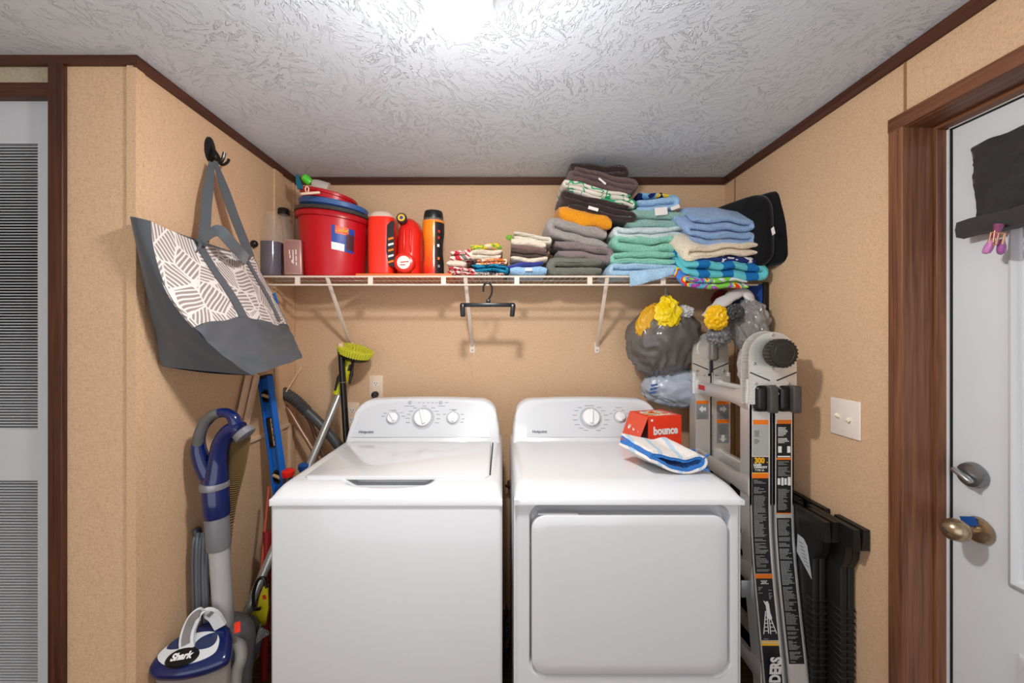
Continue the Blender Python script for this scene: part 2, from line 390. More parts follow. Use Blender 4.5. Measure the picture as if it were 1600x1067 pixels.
# ceiling lamp
LC = V((-.090, .795, CEIL)); LR = .070
lm, nt, b = newmat('lamp_glass'); b.inputs['Emission Color'].default_value = (1, .985, .965, 1); b.inputs['Emission Strength'].default_value = LAMP_STRENGTH
b.inputs['Base Color'].default_value = (1, 1, 1, 1)
lt = thing('ceiling_lamp', LC, 'glowing white round globe lamp on the textured ceiling', 'lamp')
MB().lathe([(.040, 0), (.045, -.03), (LR+.002, -.105), (LR+.004, -.130), (LR, -.146), (.0, -.142)], LC, (0, 0, 1), 40).build('base', mat('lamp_shield', '#e6e6e4', .4), lt)  # base carries an opaque bowl, added to hold lamp light off the ceiling
gp = [(LR*math.sin(a_), -.130+LR*math.cos(a_)) for a_ in [PI*(.58+.42*k/22) for k in range(23)]]
MB().lathe(gp, LC, (0, 0, 1), 48).build('glass_globe', lm, lt)
# ---------------------------------------------------------------- washer and dryer
WHITE = mat('white_enamel', '#dcdddf', .22, coat=.3); FASCIA = mat('fascia_grey', '#cfd1d4', .35); PRINT = mat('grey_print', '#8b8e93', .6)
KNOBW = mat('knob_white', '#ebebec', .3); RING = mat('knob_ring', '#b2b4b8', .4); DKSEAM = mat('seam_shadow', '#3a3b3e', .8)
def deck_profile(y, yf, zt=.95):
    t = (y-yf)/.075
    if t < 1: return .921+(zt-.921)*(1-(1-max(t, 0))**2.2)
    return zt
def console(x0, x1, parent, r0=.075):
    zb_, zt_ = .945, 1.113
    def yf(z): return 1.70+(z-.95)*.62
    pts = []
    n = 10; zc = zt_-r0
    for k in range(n+1):
        a = PI-k*PI/2/n; pts.append((x0+.012+r0+r0*math.cos(a), zc+r0*math.sin(a)))
    mid = (x0+x1)/2
    for k in range(1, 8):
        t = k/8; pts.append((x0+.012+r0+(x1-x0-.024-2*r0)*t, zt_+.006*math.sin(PI*t)))
    for k in range(n+1):
        a = PI/2-k*PI/2/n; pts.append((x1-.012-r0+r0*math.cos(a), zc+r0*math.sin(a)))
    pts += [(x1-.004, 1.0), (x1, zb_), (x0, zb_), (x0+.004, 1.0)]
    def ring(d, inset):
        cx, cz = mid, 1.02; out = []
        for x, z in pts:
            dx = -inset if x > cx else inset; dz = -inset if z > cz else 0
            if abs(x-cx) < .2: dx *= abs(x-cx)/.2
            out.append(V((x+dx, yf(z)+d, z+dz)))
        return out
    mb = MB(); mb.rings([ring(0, .009), ring(.002, .004), ring(.008, 0), ring(.06, 0)][:3]+[[V((p.x, 1.865, p.z)) for p in ring(0, 0)]])
    mb.build('control_panel', WHITE, parent, angle=50)
    n_ = V((0, -1, .62)).normalized(); o_ = V((0, 1.70, .95))
    return o_, n_
def dial(px, py, r, ang, o_, n_, parent, depth=.022, name='dial'):
    c = PP(px, py, o_, n_); up = V((0, .62, 1)).normalized(); rt = V((1, 0, 0))
    k = MB().lathe([(r*1.02, .0005), (r, depth*.5), (r*.92, depth*.62), (0, depth*.66)], c, n_, 36).build(name, KNOBW, parent)
    MB().lathe([(r*1.32, 0), (r*1.32, .0012), (r*1.0, .0016)], c, n_, 36).build('dial_ring', RING, k)
    d = up*math.cos(ang)+rt*math.sin(ang); e = n_.cross(d)
    MB().obox(c+n_*(depth*.75)+d*r*.05, e, d, n_, r*.42, r*1.75, depth*.55, r*.12, 3).build('grip', KNOBW, k)
    return c
def marks(c, r0, angs, o_, n_, mb, ln=.012):
    up = V((0, .62, 1)).normalized(); rt = V((1, 0, 0))
    for a in angs:
        a = math.radians(a); q = c+rt*(math.sin(a)*r0)+up*(math.cos(a)*r0)
        q += rt*(math.copysign(ln*.6, math.sin(a)) if abs(math.sin(a)) > .25 else 0)
        mb.obox(q+n_*.0009, rt, up, n_, ln, .0022, .0006)
# --- washer
WX0, WX1, WF = -.686, 0.0, 1.18
ws = thing('washing_machine', ((WX0+WX1)/2, 1.52, 0), 'white top-loading washing machine with three dials, left of the dryer', 'washing machine')
MB().box(WX0, WX1, WF, 1.865, .03, .914, .012, 3).build('cabinet', WHITE, ws)
MB().box(WX0+.010, WX1-.010, WF+.008, 1.86, .908, .922).build('seam', DKSEAM, ws)
LX0, LX1, LY0, LY1 = -.628, -.042, 1.262, 1.685
def wz(u, v):
    x = WX0+(WX1-WX0)*u; y = 1.176+(1.865-1.176)*(v**1.35)
    z = deck_profile(y, 1.176, .95)
    e = min(1, max(0, min(x-WX0, WX1-x))/.03); z = .919+(z-.919)*math.sqrt(max(0, 1-(1-e)**2))
    xc = -.353; k = ss(.155, .10, abs(x-xc)) if abs(x-xc) < .155 else 0
    if abs(x-xc) < .15:
        yend = 1.205+.03*(abs(x-xc)/.15)**2
        k = ss(.15, .105, abs(x-xc)); z -= .024*k*ss(yend-.008, 1.255, y)*(1 if y < 1.30 else 0)
    if LX0 < x < LX1 and y > 1.30 and y < LY1: z -= .006
    return (x, y, z)
def ss_inv(a, b, x): return 1-ss(b, a, x)
_ss = ss
def ss(a, b, x):
    if a > b: return 1-_ss(b, a, x)
    return _ss(a, b, x)
MB().grid(wz, 110, 90, back=.02, bdir=(0, 0, -1)).build('top_deck', WHITE, ws, angle=60)
def lidpoly(z, ins):
    q = []
    fl = [(LX0+ins+.012, LY0+ins), (LX1-ins-.012, LY0+ins), (LX1-ins, LY0+ins+.014), (LX1-ins-.008, LY1-ins), (LX0+ins+.0, LY1-ins), (LX0+ins, LY0+ins+.014)]
    return [V((x, y, z)) for x, y in fl]
lid = MB(); lid.rings([lidpoly(.947, 0), lidpoly(.9545, 0), lidpoly(.9565, .003)]); lid.build('lid', mat('lid_white', '#dddee0', .14, coat=.6), ws, angle=30)
MB().box(-.47, -.236, LY0+.010, LY0+.016, .9435, .9475).build('lid_shadow_gap', DKSEAM, ws)
MB().box(LX1-.0005, LX1+.004, LY0+.03, LY1, .9495, .9512).build('lid_side_gap', DKSEAM, ws)
o_, n_ = console(-.668, -.012, ws)
fp = [PP(x, y, o_+n_*.0015, n_) for x, y in ((549, 683), (765, 683), (764, 645), (757, 636), (735, 630), (660, 628), (594, 631), (577, 636), (563, 646))]
MB().prism(fp, n_*.0012).build('fascia', FASCIA, ws)
oo = o_+n_*.0027
c1 = dial(614, 653.5, .0235, -.55, oo, n_, ws); c2 = dial(661, 653.5, .0375, -.32, oo, n_, ws, .026); c3 = dial(708, 653.5, .0235, 0.05, oo, n_, ws)
mk = MB(); marks(c1, .036, (-75, -50, 0, 45, 75), oo, n_, mk, .016); marks(c2, .056, (-110, -90, -72, -55, -32, 0, 32, 55, 72, 92, 112), oo, n_, mk, .018); marks(c3, .036, (-60, 0, 60, 95, 120), oo, n_, mk, .013)
up_ = V((0, .62, 1)).normalized()
for x in (655, 662, 669, 676, 682): mk.obox(PP(x, 629.3, oo, n_)+n_*.0009, (1, 0, 0), up_, n_, .008, .002, .0006)
for x, y, l in ((614, 641, .03), (708, 640, .035), (640, 634.5, .045), (690, 634.5, .03), (698, 629, .018)): mk.obox(PP(x, y, oo, n_)+n_*.0009, (1, 0, 0), up_, n_, l, .002, .0006)
mk.build('dial_lettering', PRINT, ws)
for x in (640.5, 688.5): MB().lathe([(.0085, 0), (.008, .003), (.006, .004), (0, .0035)], PP(x, 629, oo, n_), n_, 20).build('button', RING, ws)
text('Hotpoint', .017, PP(572, 675, oo, n_)+n_*.001, (1, 0, 0), up_, mat('logo_grey', '#6f7277', .5), ws, bold=.0006)
# --- dryer
DX0, DX1, DF = .034, .709, 1.182
dr = thing('tumble_dryer', ((DX0+DX1)/2, 1.52, 0), 'white front-loading dryer with a large square door, right of the washing machine', 'dryer')
def sdf(x, z, x0, x1, z0, z1, r):
    qx = abs(x-(x0+x1)/2)-(x1-x0)/2+r; qz = abs(z-(z0+z1)/2)-(z1-z0)/2+r
    return math.hypot(max(qx, 0), max(qz, 0))+min(max(qx, qz), 0)-r
RX0, RX1, RZ0, RZ1 = .078, .674, .394, .906
MB().box(DX0, DX1, DF+.08, 1.865, .03, .915, .004, 2).build('cabinet', WHITE, dr)
def dfront(u, v):
    x = DX0+(DX1-DX0)*u; z = .03+(.914-.03)*v
    d = sdf(x, z, RX0, RX1, RZ0, RZ1, .05)
    y = DF+(.028+.045*_ss(.85, .9, z))*(1-_ss(-.009, .0, d)); e = min(x-DX0, DX1-x, .914-z)
    y += .012*(1-ss(0, .014, e)); return (x, y, z)
MB().grid(dfront, 150, 190, back=.012, bdir=(0, 1, 0)).box(DX0, DX0+.004, DF+.01, DF+.085, .03, .912).box(DX1-.004, DX1, DF+.01, DF+.085, .03, .912).build('front_panel', WHITE, dr, angle=60)
def rr3(x0, x1, z0, z1, r, y): return [V((x, y, z)) for x, z in rrect(x0, x1, z0, z1, r, 8)]
dm = MB(); dm.rings([rr3(.086, .664, .402, .872, .045, DF+.022), rr3(.086, .664, .402, .872, .045, DF+.002), rr3(.087, .663, .403, .871, .044, DF-.003), rr3(.090, .660, .406, .868, .042, DF-.005), rr3(.12, .63, .436, .84, .03, DF-.007)])
dd = dm.build('door', mat('door_enamel', '#d9dadc', .2, coat=.4), dr, angle=50)
MB().box(.105, .225, DF-.001, DF+.018, .871, .876, .002).build('door_grip', WHITE, dd)
def dz(u, v):
    x = DX0+(DX1-DX0)*u; y = 1.170+(1.865-1.170)*(v**1.4)
    t = (y-1.170)/.10; z = .921+(.953-.921)*(1-(1-min(1, t))**2.4)
    e = min(1, max(0, min(x-DX0, DX1-x))/.04); z = .920+(z-.920)*math.sqrt(max(0, 1-(1-e)**2))
    return (x, y, z)
MB().grid(dz, 70, 60, back=.015, bdir=(0, 0, -1)).build('top_deck', WHITE, dr, angle=60)
MB().box(DX0+.012, DX1-.012, DF+.012, 1.86, .905, .924).build('seam', DKSEAM, dr)
o_, n_ = console(.045, .697, dr)
fp = [PP(x, y, o_+n_*.0015, n_) for x, y in ((822, 683), (1013, 683), (1014, 645), (1006, 636), (990, 630), (920, 627), (850, 630), (832, 636), (825, 646))]
MB().prism(fp, n_*.0012).build('fascia', FASCIA, dr)
oo = o_+n_*.0027
c1 = dial(923, 653, .037, .12, oo, n_, dr, .026); c2 = dial(968.5, 652, .0215, -.5, oo, n_, dr)
mk = MB(); marks(c1, .058, tuple(range(-165, 180, 22)), oo, n_, mk, .02); marks(c2, .034, (-60, -20, 20, 60), oo, n_, mk, .012)
mk.obox(PP(966, 637, oo, n_)+n_*.0009, (1, 0, 0), up_, n_, .03, .002, .0006); mk.build('dial_lettering', PRINT, dr)
text('Hotpoint', .017, PP(843, 674.5, oo, n_)+n_*.001, (1, 0, 0), up_, MATS['logo_grey'], dr, bold=.0006)
# things behind in the gap
t = thing('water_valve', P(794, 757, 2.0), 'small dark water tap seen in the gap between washer and dryer', 'tap')
c = P(796, 757, 2.02); MB().lathe([(.012, -.03), (.012, .03)], c, (0, 1, 0), 14).build('pipe', mat('dark_metal', '#3a2a26', .4, .6), t)
MB().obox(c+V((0, -.03, .004)), (1, 0, 0), (0, 1, 0), (0, 0, 1), .045, .012, .014, .004).build('handle', mat('dark_metal', '#3a2a26'), t)
bag = MB().blob((.018, 1.72, .115), .010, .09, .11, 5, .2, 3); tag(bag.build('crumpled_wrapper', m_patches('green_wrap', ['#15222a', '#1c6b3a', '#7d8f92', '#1d3f7d', '#c36a32'], 30)), 'crumpled green wrapper on the floor in the gap between washer and dryer', 'wrapper')

# ---------------------------------------------------------------- wire shelf
SZ = 1.660; SYF = 1.75; SW = mat('shelf_white', '#ead9c8', .4); 
sh = thing('wire_shelf', (0, 1.9, SZ), 'white wire shelf with towels and cleaning things above the machines', 'shelf')
fr = MB()
fr.tube([(XL+.004, SYF, SZ), (XR-.004, SYF, SZ)], .0042, 8); fr.tube([(XL+.004, SYF, SZ-.036), (XR-.004, SYF, SZ-.036)], .0042, 8)
for px in (465, 579, 693, 807.5, 921.5, 1036, 1150):
    x = P(px, 430, SYF).x; fr.box(x-.0105, x+.0105, SYF-.003, SYF+.003, SZ-.038, SZ+.002)
fr.build('front_rail', SW, sh)
wr = MB(); n = 84
for i in range(n):
    x = XL+.02+(XR-XL-.04)*i/(n-1); wr.tube([(x, SYF, SZ+.003), (x, YB-.012, SZ+.003)], .0016, 6)
wr.build('deck_wires', SW, sh)
rl = MB()
for y in (1.86, YB-.012): rl.tube([(XL+.004, y, SZ-.002), (XR-.004, y, SZ-.002)], .003, 8)
rl.build('back_rail', SW, sh)
for px0, px1 in ((511, 548), (727, 738), (949, 933)):
    a = P(px0, 433, SYF+.004); b = P(px1, 541, YB-.004)
    d = (b-a).normalized(); s = V((1, 0, 0)); nn = d.cross(s)
    bm_ = MB().obox((a+b)/2, s, d, nn, .017, (b-a).length, .007, .002).obox(b+V((0, .001, -.008)), (1, 0, 0), (0, 1, 0), (0, 0, 1), .026, .004, .055, .0015)
    br = bm_.build('bracket', SW, sh)
    MB().lathe([(.004, 0), (.003, .002), (0, .002)], b+V((0, -.0015, -.02)), (0, -1, 0), 10).build('screw', PEW, br)

# ---------------------------------------------------------------- hanger
hg = thing('clip_hanger', P(762, 470, 1.735), 'black clip hanger hooked on the front rail of the wire shelf', 'hanger')
BLK = mat('black_plastic', '#131313', .28); Y = 1.742
pts = smooth_pts([P(755, 456, Y), P(756, 446, Y), P(762, 441.5, Y), P(768, 447, Y), P(768, 459, Y), P(762, 470, Y), P(762, 475, Y)], 6)
MB().tube(pts, [.004]*len(pts), 10).build('hook', BLK, hg)
MB().obox(P(762, 476.5, Y), (1, 0, 0), (0, 1, 0), (0, 0, 1), .238, .012, .018, .004).obox(P(763, 471, Y), (1, 0, 0), (0, 1, 0), (0, 0, 1), .02, .01, .02, .004).build('bar', BLK, hg)
for px, tilt in ((723, -.05), (801, .1)):
    MB().obox(P(px, 485, Y-.006), (1, 0, -tilt), (0, 1, 0), (tilt, 0, 1), .021, .03, .055, .005).build('clip', BLK, hg)

# ---------------------------------------------------------------- switch, outlets
IV = mat('ivory_plate', '#efe2d6', .35); 
c = PX(1322, 655, XR); sw = thing('light_switch', c, 'off-white double light switch plate on the wall beside the doorway', 'light switch')
MB().box(XR-.006, XR, c.y-.058, c.y+.058, c.z-.058, c.z+.066, .004, 3).build('plate', IV, sw)
for dy, s in ((.022, 1), (-.022, -1)):
    MB().obox((XR-.011, c.y+dy, c.z+.006+s*.003), (1, 0, -.6*s), (0, 1, 0), (.6*s, 0, 1), .016, .008, .012, .002).build('toggle', mat('toggle_ivory', '#f2ead2', .3), sw)
for px, py, hid in ((588, 610, 0), (551, 652, 1)):
    c = P(px, py, YB); ot = thing('wall_outlet', c, ('ivory wall outlet with a black plug, above the washing machine' if not hid else 'ivory wall plate peeking out behind the washer control panel'), 'outlet')
    MB().box(c.x-.036, c.x+.036, YB-.006, YB, c.z-.058, c.z+.078, .003, 2).build('plate', mat('outlet_cream', '#e9cfb4', .4), ot)
    for dz_ in (.035, -.015):
        MB().lathe([(.017, 0), (.017, .002), (0, .002)], (c.x, YB-.006, c.z+dz_), (0, -1, 0), 24, sy=.85).build('socket', IV, ot)
        sl = MB()
        for dx in (-.006, .006): sl.box(c.x+dx-.0012, c.x+dx+.0012, YB-.0092, YB-.0075, c.z+dz_-.001, c.z+dz_+.008)
        sl.lathe([(.0025, 0), (.0025, .001), (0, .001)], (c.x, YB-.008, c.z+dz_-.008), (0, -1, 0), 10)
        sl.build('slots', DKSEAM, ot)
    if not hid:
        pl = MB(); pl.lathe([(.016, 0), (.017, .02), (.013, .03), (0, .032)], (c.x, YB-.008, c.z-.018), (0, -1, 0), 18)
        pl.tube(smooth_pts([(c.x, YB-.036, c.z-.02), (c.x-.003, YB-.04, c.z-.06), (c.x-.01, YB-.03, c.z-.3)], 5), .005, 8)
        tag(pl.build('power_plug', BLK), 'black power plug with cord in the outlet above the washer', 'plug')

# ---------------------------------------------------------------- ladder
ALU = m_brushed('aluminium', '#eceae6', 'Z', .36); ALU2 = m_brushed('aluminium_rung', '#e8e3de', 'Y', .33); STEEL = m_brushed('hinge_steel', '#eae8e2', 'X', .3)
ORG = mat('label_orange', '#f07a14', .45); LBK = mat('label_black', '#1c1c1e', .4); LYL = mat('label_yellow', '#f2b722', .45); LWH = mat('label_white', '#e8e8e6', .45); LGR = mat('label_grey', '#8d8f90', .45); LTX = mat('label_text', '#8f918f', .5); LRD = mat('label_red', '#c92b20', .45)
CYAN = mat('channel_dark', '#2a2c30', .5, .4)
ld = thing('folding_ladder', (.955, 1.62, 0), 'folded aluminium ladder covered in warning labels, standing beside the dryer', 'ladder')
YN = 1.42
def ry(z): return YN-.085*_ss(.78, .0, z)**1.0 if False else YN-.09*(1-_ss(0, .80, z))
def rail(x0, x1, zt, near=True):
    zs = [0, .1, .2, .3, .4, .5, .6, .7, .8, zt]
    prof = [(0, 0), (1, 0), (1, .06), (.93, .06), (.93, .006), (.07, .006), (.07, .06), (0, .06)]
    mb = MB()
    for (a, b_, e0, e1) in ((x0, x1, 0, .004), (x0, x0+.005, 0, .06), (x1-.005, x1, 0, .06)):
        def pt(u, z):
            return u
        rings = []
        for z in zs:
            y = ry(z) if near else 1.86+(1.42-ry(z))*.9
            s = 1 if near else -1
            rings.append([V((a, y+s*e0, z)), V((b_, y+s*e0, z)), V((b_, y+s*e1, z)), V((a, y+s*e1, z))])
        mb.rings(rings)
    return mb
rails = {}
for (x0, x1) in ((.880, .955), (.963, 1.034)):
    r = rail(x0, x1, 1.245).build('side_rail', ALU, ld, angle=20); rails[x0] = r
    rail(x0-.012, x1-.008, 1.235, False).build('side_rail', ALU, ld, angle=20)
MB().box(.955, .963, YN+.012, YN+.05, .1, 1.29).build('channel', CYAN, ld)
MB().box(.938, .948, 1.80, 1.85, .1, 1.29).build('channel', CYAN, ld)
# strips on the near rails
def strip(mb, x0, x1, z0, z1, d=.0008, nz=6):
    rings = []
    for i in range(nz+1):
        z = z0+(z1-z0)*i/nz; y = ry(z)-d; rings.append([V((x0, y, z)), V((x1, y, z)), V((x1, y+.0006, z)), V((x0, y+.0006, z))])
    mb.rings(rings); return mb
def zn(py, px=1190):
    # height of a picture row on the near rails (fixed-point on the flare)
    z = 1.0
    for _ in range(12): z = CAMZ+(VPY-py)*ry(z)/FPX
    return z
random.seed(5)
def label_piece(name, m, x0, x1, pa, pb, rl_, d=.0008): return strip(MB(), x0, x1, zn(pb), zn(pa), d).build(name, m, rl_, smooth=False)
def text_lines(x0, x1, pa, pb, rl_, dens=2.1, m=LTX, ctr=0):
    mb = MB(); p = pa+1.2; k = 0
    while p < pb-1:
        k += 1
        if random.random() < .1: p += dens*1.2; continue
        wv = random.uniform(.62, 1) if random.random() < .6 else random.uniform(.3, .98)
        l = (x1-x0)*wv; a = x0 if not ctr else (x0+x1)/2-l/2; z = zn(p); hh = .0024
        x = a
        while x < a+l-.002:
            ww = random.uniform(.004, .011); strip(mb, x, min(x+ww, a+l), z-hh/2, z+hh/2, .0018, 1); x += ww+.0014
        p += dens
    return mb.build('small_print', m, rl_, smooth=False)
L0, L1 = .886, .944; R0, R1 = .972, 1.024; LR_, RR_ = rails[.880], rails[.963]
LSIL = mat('label_silver', '#b9bab6', .3, .3)
label_piece('orange_label', ORG, L0+.004, L1, 656, 663, LR_); label_piece('silver_label', LSIL, L0+.002, L1, 663, 712, LR_)
text_lines(L0+.008, L0+.028, 672, 694, LR_, m=mat('label_text_dark', '#6f726e', .5))
label_piece('capacity_label', LBK, L0, L1, 714, 738, LR_)
def ltext(s, size, pxrow, xc, m, rl_, **k):
    z = zn(pxrow); return text(s, size, (xc, ry(z)-.0024, z), (1, 0, 0), (0, 0, 1), m, rl_, **k)
ltext('300', .026, 719.5, (L0+L1)/2-.004, LYL, LR_, bold=.0012, sx=.92); ltext('lb', .007, 722, L1-.005, LYL, LR_)
ltext('LOAD', .010, 726, L0+.018, LWH, LR_, bold=.0006); ltext('CAPACITY', .0098, 729.8, (L0+L1)/2, LWH, LR_, bold=.0005); ltext('TYPE IA', .010, 734.5, (L0+L1)/2-.004, LWH, LR_)
label_piece('yellow_label_line', LYL, L0, L1, 738.5, 740, LR_)
label_piece('orange_label', ORG, L0, L1, 740, 747, LR_)
label_piece('warning_label', LBK, L0, L1, 747, 896, LR_); text_lines(L0+.006, L1-.006, 749, 894, LR_)
label_piece('orange_label', ORG, L0-.001, L1+.001, 896.5, 903.5, LR_)
label_piece('warning_label', LBK, L0, L1, 903.5, 1000, LR_); text_lines(L0+.006, L1-.006, 906, 914, LR_, m=LWH, ctr=1)
text_lines(L0+.005, L0+.024, 916, 930, LR_); text_lines(L1-.018, L1-.004, 918, 936, LR_); text_lines(L0+.008, L1-.02, 994, 999, LR_)
# drawn stepladder and climbing figure
pic = MB()
def pl2(a, b, wd):
    (xa, pa), (xb, pb) = a, b; A = V((xa, ry(zn(pa))-.0022, zn(pa))); B = V((xb, ry(zn(pb))-.0022, zn(pb)))
    d = (B-A).normalized(); s = V((0, 1, 0)).cross(d).normalized()*wd/2
    pic.prism([A+s, A-s, B-s, B+s], (0, .0006, 0))
xm = (L0+L1)/2
pl2((xm-.006, 954), (xm-.02, 990), .003); pl2((xm-.002, 954), (xm-.003, 989), .003); pl2((xm+.004, 966), (xm+.004, 990), .003); pl2((xm+.010, 966), (xm+.024, 989), .003)
for k in range(5):
    p = 961+k*6; t_ = (p-954)/36; pl2((xm-.006-.014*t_, p), (xm-.0025, p), .0025)
    if k > 0: t_ = (p-966)/24; pl2((xm+.004, p), (xm+.010+.014*max(t_, 0), p), .0025)
pl2((xm+.002, 942), (xm+.004, 966), .012); pl2((xm+.001, 939), (xm+.002, 944), .009); pl2((xm-.001, 946), (xm-.009, 938), .004); pl2((xm+.004, 955), (xm+.010, 966), .009)
pic.build('ladder_pictogram', LWH, LR_, smooth=False)
label_piece('yellow_label_line', LYL, L0-.001, L1, 1001.5, 1003.5, LR_); label_piece('yellow_label_line', LYL, L0-.001, L1, 1005, 1008.5, LR_)
label_piece('brand_label', LBK, L0, L1, 1008.5, 1260, LR_)
z = zn(1017); t = text('LADDERS', .050, (xm+.002, ry(z-.13)-.0075, z), (0, -.09, 1), (-1, 0, 0), LWH, LR_, bold=.0022, align='RIGHT', sx=.8)
# right rail
label_piece('orange_label', ORG, R0+.003, R1+.002, 656, 662, RR_); label_piece('warning_label', LBK, R0, R1, 662, 801, RR_)
text_lines(R0+.006, R1-.004, 664, 694, RR_, m=LWH); 
ic = MB()
for (x0, x1, a, b_) in ((R0+.006, R0+.018, 697, 707), (R1-.014, R1-.003, 697, 707), (R0+.004, R1-.004, 712, 714), (R0+.004, R0+.013, 747, 757), (R0+.017, R0+.025, 746, 758), (R0+.028, R0+.036, 747, 757), (R1-.012, R1-.002, 745, 758)):
    strip(ic, x0, x1, zn(b_), zn(a), .002, 1)
ic.build('label_icons', LWH, RR_, smooth=False)
label_piece('orange_label', ORG, R0, R1, 715, 718, RR_, .0016)
text_lines(R0+.006, R1-.004, 720, 744, RR_); text_lines(R0+.006, R1-.004, 763, 797, RR_)
label_piece('orange_label', ORG, R0-.001, R1+.001, 801, 807, RR_); label_piece('warning_label', LBK, R0, R1, 807, 1037, RR_); text_lines(R0+.005, R1-.004, 811, 1035, RR_)
# hinges: near
def hinge(xc, y0, y1, zc, w2, zbot, back):
    mb = MB(); pts = []
    for k in range(25):
        a = PI*k/24; pts.append((xc+w2*.98*math.cos(a), zc+w2*.98*math.sin(a)))
    pts += [(xc-w2, zc-.02), (xc-w2, zbot), (xc-.011, zbot), (xc-.011, zc-.105), (xc+.011, zc-.105), (xc+.011, zbot), (xc+w2, zbot), (xc+w2, zc-.02)]
    mb.prism([V((x, y0, z)) for x, z in pts], (0, y1-y0, 0)); return mb
hz = 1.333
h1 = hinge(.951, 1.405, 1.412, hz, .083, 1.16, 0).build('hinge_plate', STEEL, ld)
hinge(.943, 1.436, 1.442, hz+.004, .083, 1.16, 0).build('hinge_plate', STEEL, ld)
bl = MB()
for s in (-1, 1):
    bl.obox((.951+s*.047, 1.4045, hz-.075), (1, 0, s*.42), (0, 1, 0), (-s*.42, 0, 1), .075, .002, .004)
bl.build('hinge_groove', CYAN, h1)
rv = MB()
for dx, dz_ in ((0, .072), (0, -.047), (-.066, -.03), (-.06, -.1), (.055, -.1), (.02, -.135), (-.04, -.135), (.05, -.165)):
    rv.lathe([(.006, 0), (.005, .003), (0, .004)], (.951+dx, 1.405, hz+dz_), (0, -1, 0), 12)
rv.build('rivets', mat('rivet_steel', '#c2beb4', .3, .8), h1)
kb = MB().lathe([(.030, 0), (.030, .01), (.047, .014), (.048, .05), (.045, .056), (.036, .058), (0, .058)], (.951, 1.405, hz+.008), (0, -1, 0), 36).build('lock_knob', mat('knob_black', '#26241f', .4), ld)
kk = MB()
for k in range(24):
    a = 2*PI*k/24; kk.obox((.951+.048*math.cos(a), 1.368, hz+.008+.048*math.sin(a)), (math.cos(a), 0, math.sin(a)), (0, 1, 0), (-math.sin(a), 0, math.cos(a)), .003, .034, .005)
kk.tube([(.951+.033*math.cos(2*PI*k/32), 1.347, hz+.008+.033*math.sin(2*PI*k/32)) for k in range(32)], .0016, 6, closed=True)
kk.build('knurling', mat('knob_black2', '#38352e', .5), kb)
# hinge far (seen from inside)
h2 = hinge(.943, 1.812, 1.82, hz+.002, .082, 1.14, 0).build('hinge_plate', STEEL, ld)
MB().lathe([(.060, 0), (.060, .002), (.056, .003), (0, .003)], (.943, 1.812, hz+.01), (0, -1, 0), 36).build('hinge_disc', STEEL, h2)
MB().obox((.950, 1.798, hz+.006), (1, 0, 0), (0, 1, 0), (0, 0, 1), .040, .026, .10, .014, 3).build('lock_lever', mat('lever_grey', '#8a8680', .4, .5), h2)
bl = MB(); rv = MB()
for s in (-1, 1):
    bl.obox((.943+s*.046, 1.8115, hz-.07), (1, 0, s*.42), (0, 1, 0), (-s*.42, 0, 1), .075, .002, .004)
    for dx, dz_ in ((.06, -.09), (.03, -.115), (.06, -.14)): rv.lathe([(.007, 0), (.006, .003), (0, .004)], (.943+s*dx, 1.812, hz+dz_), (0, -1, 0), 12)
bl.build('hinge_groove', CYAN, h2); rv.build('rivets', MATS['rivet_steel'], h2)
# J-lock handles on the near rails
for x in (.925, 1.005):
    c = P(0, 623, 1.40); c.x = x
    j = MB().obox(c+V((-.012, .01, 0)), (1, 0, 0), (0, 1, 0), (0, 0, 1), .052, .034, .094, .0165, 5).build('lock_handle', mat('handle_black', '#151414', .3), ld)
    MB().obox(c+V((.012, -.012, 0)), (1, 0, 0), (0, 1, 0), (0, 0, 1), .030, .026, .094, .006, 3).build('handle_grip', mat('grip_grey', '#45433f', .45), j)
    MB().obox(c+V((-.005, .019, 0)), (1, 0, 0), (0, 1, 0), (0, 0, 1), .06, .006, .094).build('handle_plate', mat('plate_grey', '#74757a', .4, .3), j)
# rungs
for i, z in enumerate((1.172, .862, .555, .25)):
    yn = ry(z)+.008; yf_ = 1.86
    for x in (.885, .985):
        m_ = MB()
        m_.rings([[V((x+sx_*w_, y, z+sz_*h_)) for sx_, sz_ in ((-1, -.6), (-.6, -1), (.6, -1), (1, -.6), (1, .6), (.6, 1), (-.6, 1), (-1, .6))] for y, w_, h_ in ((yn, .008, .038), (yn+.04, .011, .034), (yn+.09, .015, .026), (yf_-.1, .015, .026), (yf_-.05, .012, .032), (yf_, .010, .036))])
        r = m_.build('rung', ALU2, ld, angle=30)
        if i == 0 and x < .9:
            MB().obox((.8685, 1.745, z+.004), (0, 1, 0), (1, 0, 0), (0, 0, 1), .05, .0012, .020).build('red_sticker', LRD, r)
# arrow stickers on the far rails
def fz(py): return CAMZ+(VPY-py)*1.797/FPX
def farlab(name, m, x0, x1, pa, pb, y=1.7965): return MB().box(x0, x1, y, y+.001, fz(pb), fz(pa)).build(name, m, ld, smooth=False)
FX0 = [P(p, 600, 1.80).x for p in (1087, 1110, 1119, 1141)]
MB().box(.868, .934, 1.7975, 1.80, .02, 1.22).build('rail_face', ALU, ld); MB().box(.948, 1.022, 1.7975, 1.80, .02, 1.22).build('rail_face', ALU, ld)
def px3(p): return P(p, 600, 1.797).x
farlab('orange_label', ORG, px3(1088), px3(1107), 626, 631); farlab('grey_label', LGR, px3(1088), px3(1107), 631, 655)
farlab('orange_label', ORG, px3(1120), px3(1139), 627, 632); farlab('grey_label', LGR, px3(1120), px3(1139), 632, 655); farlab('orange_label', ORG, px3(1120), px3(1139), 655.5, 661); farlab('grey_label', LGR, px3(1120), px3(1139), 661, 692)
ar = MB()
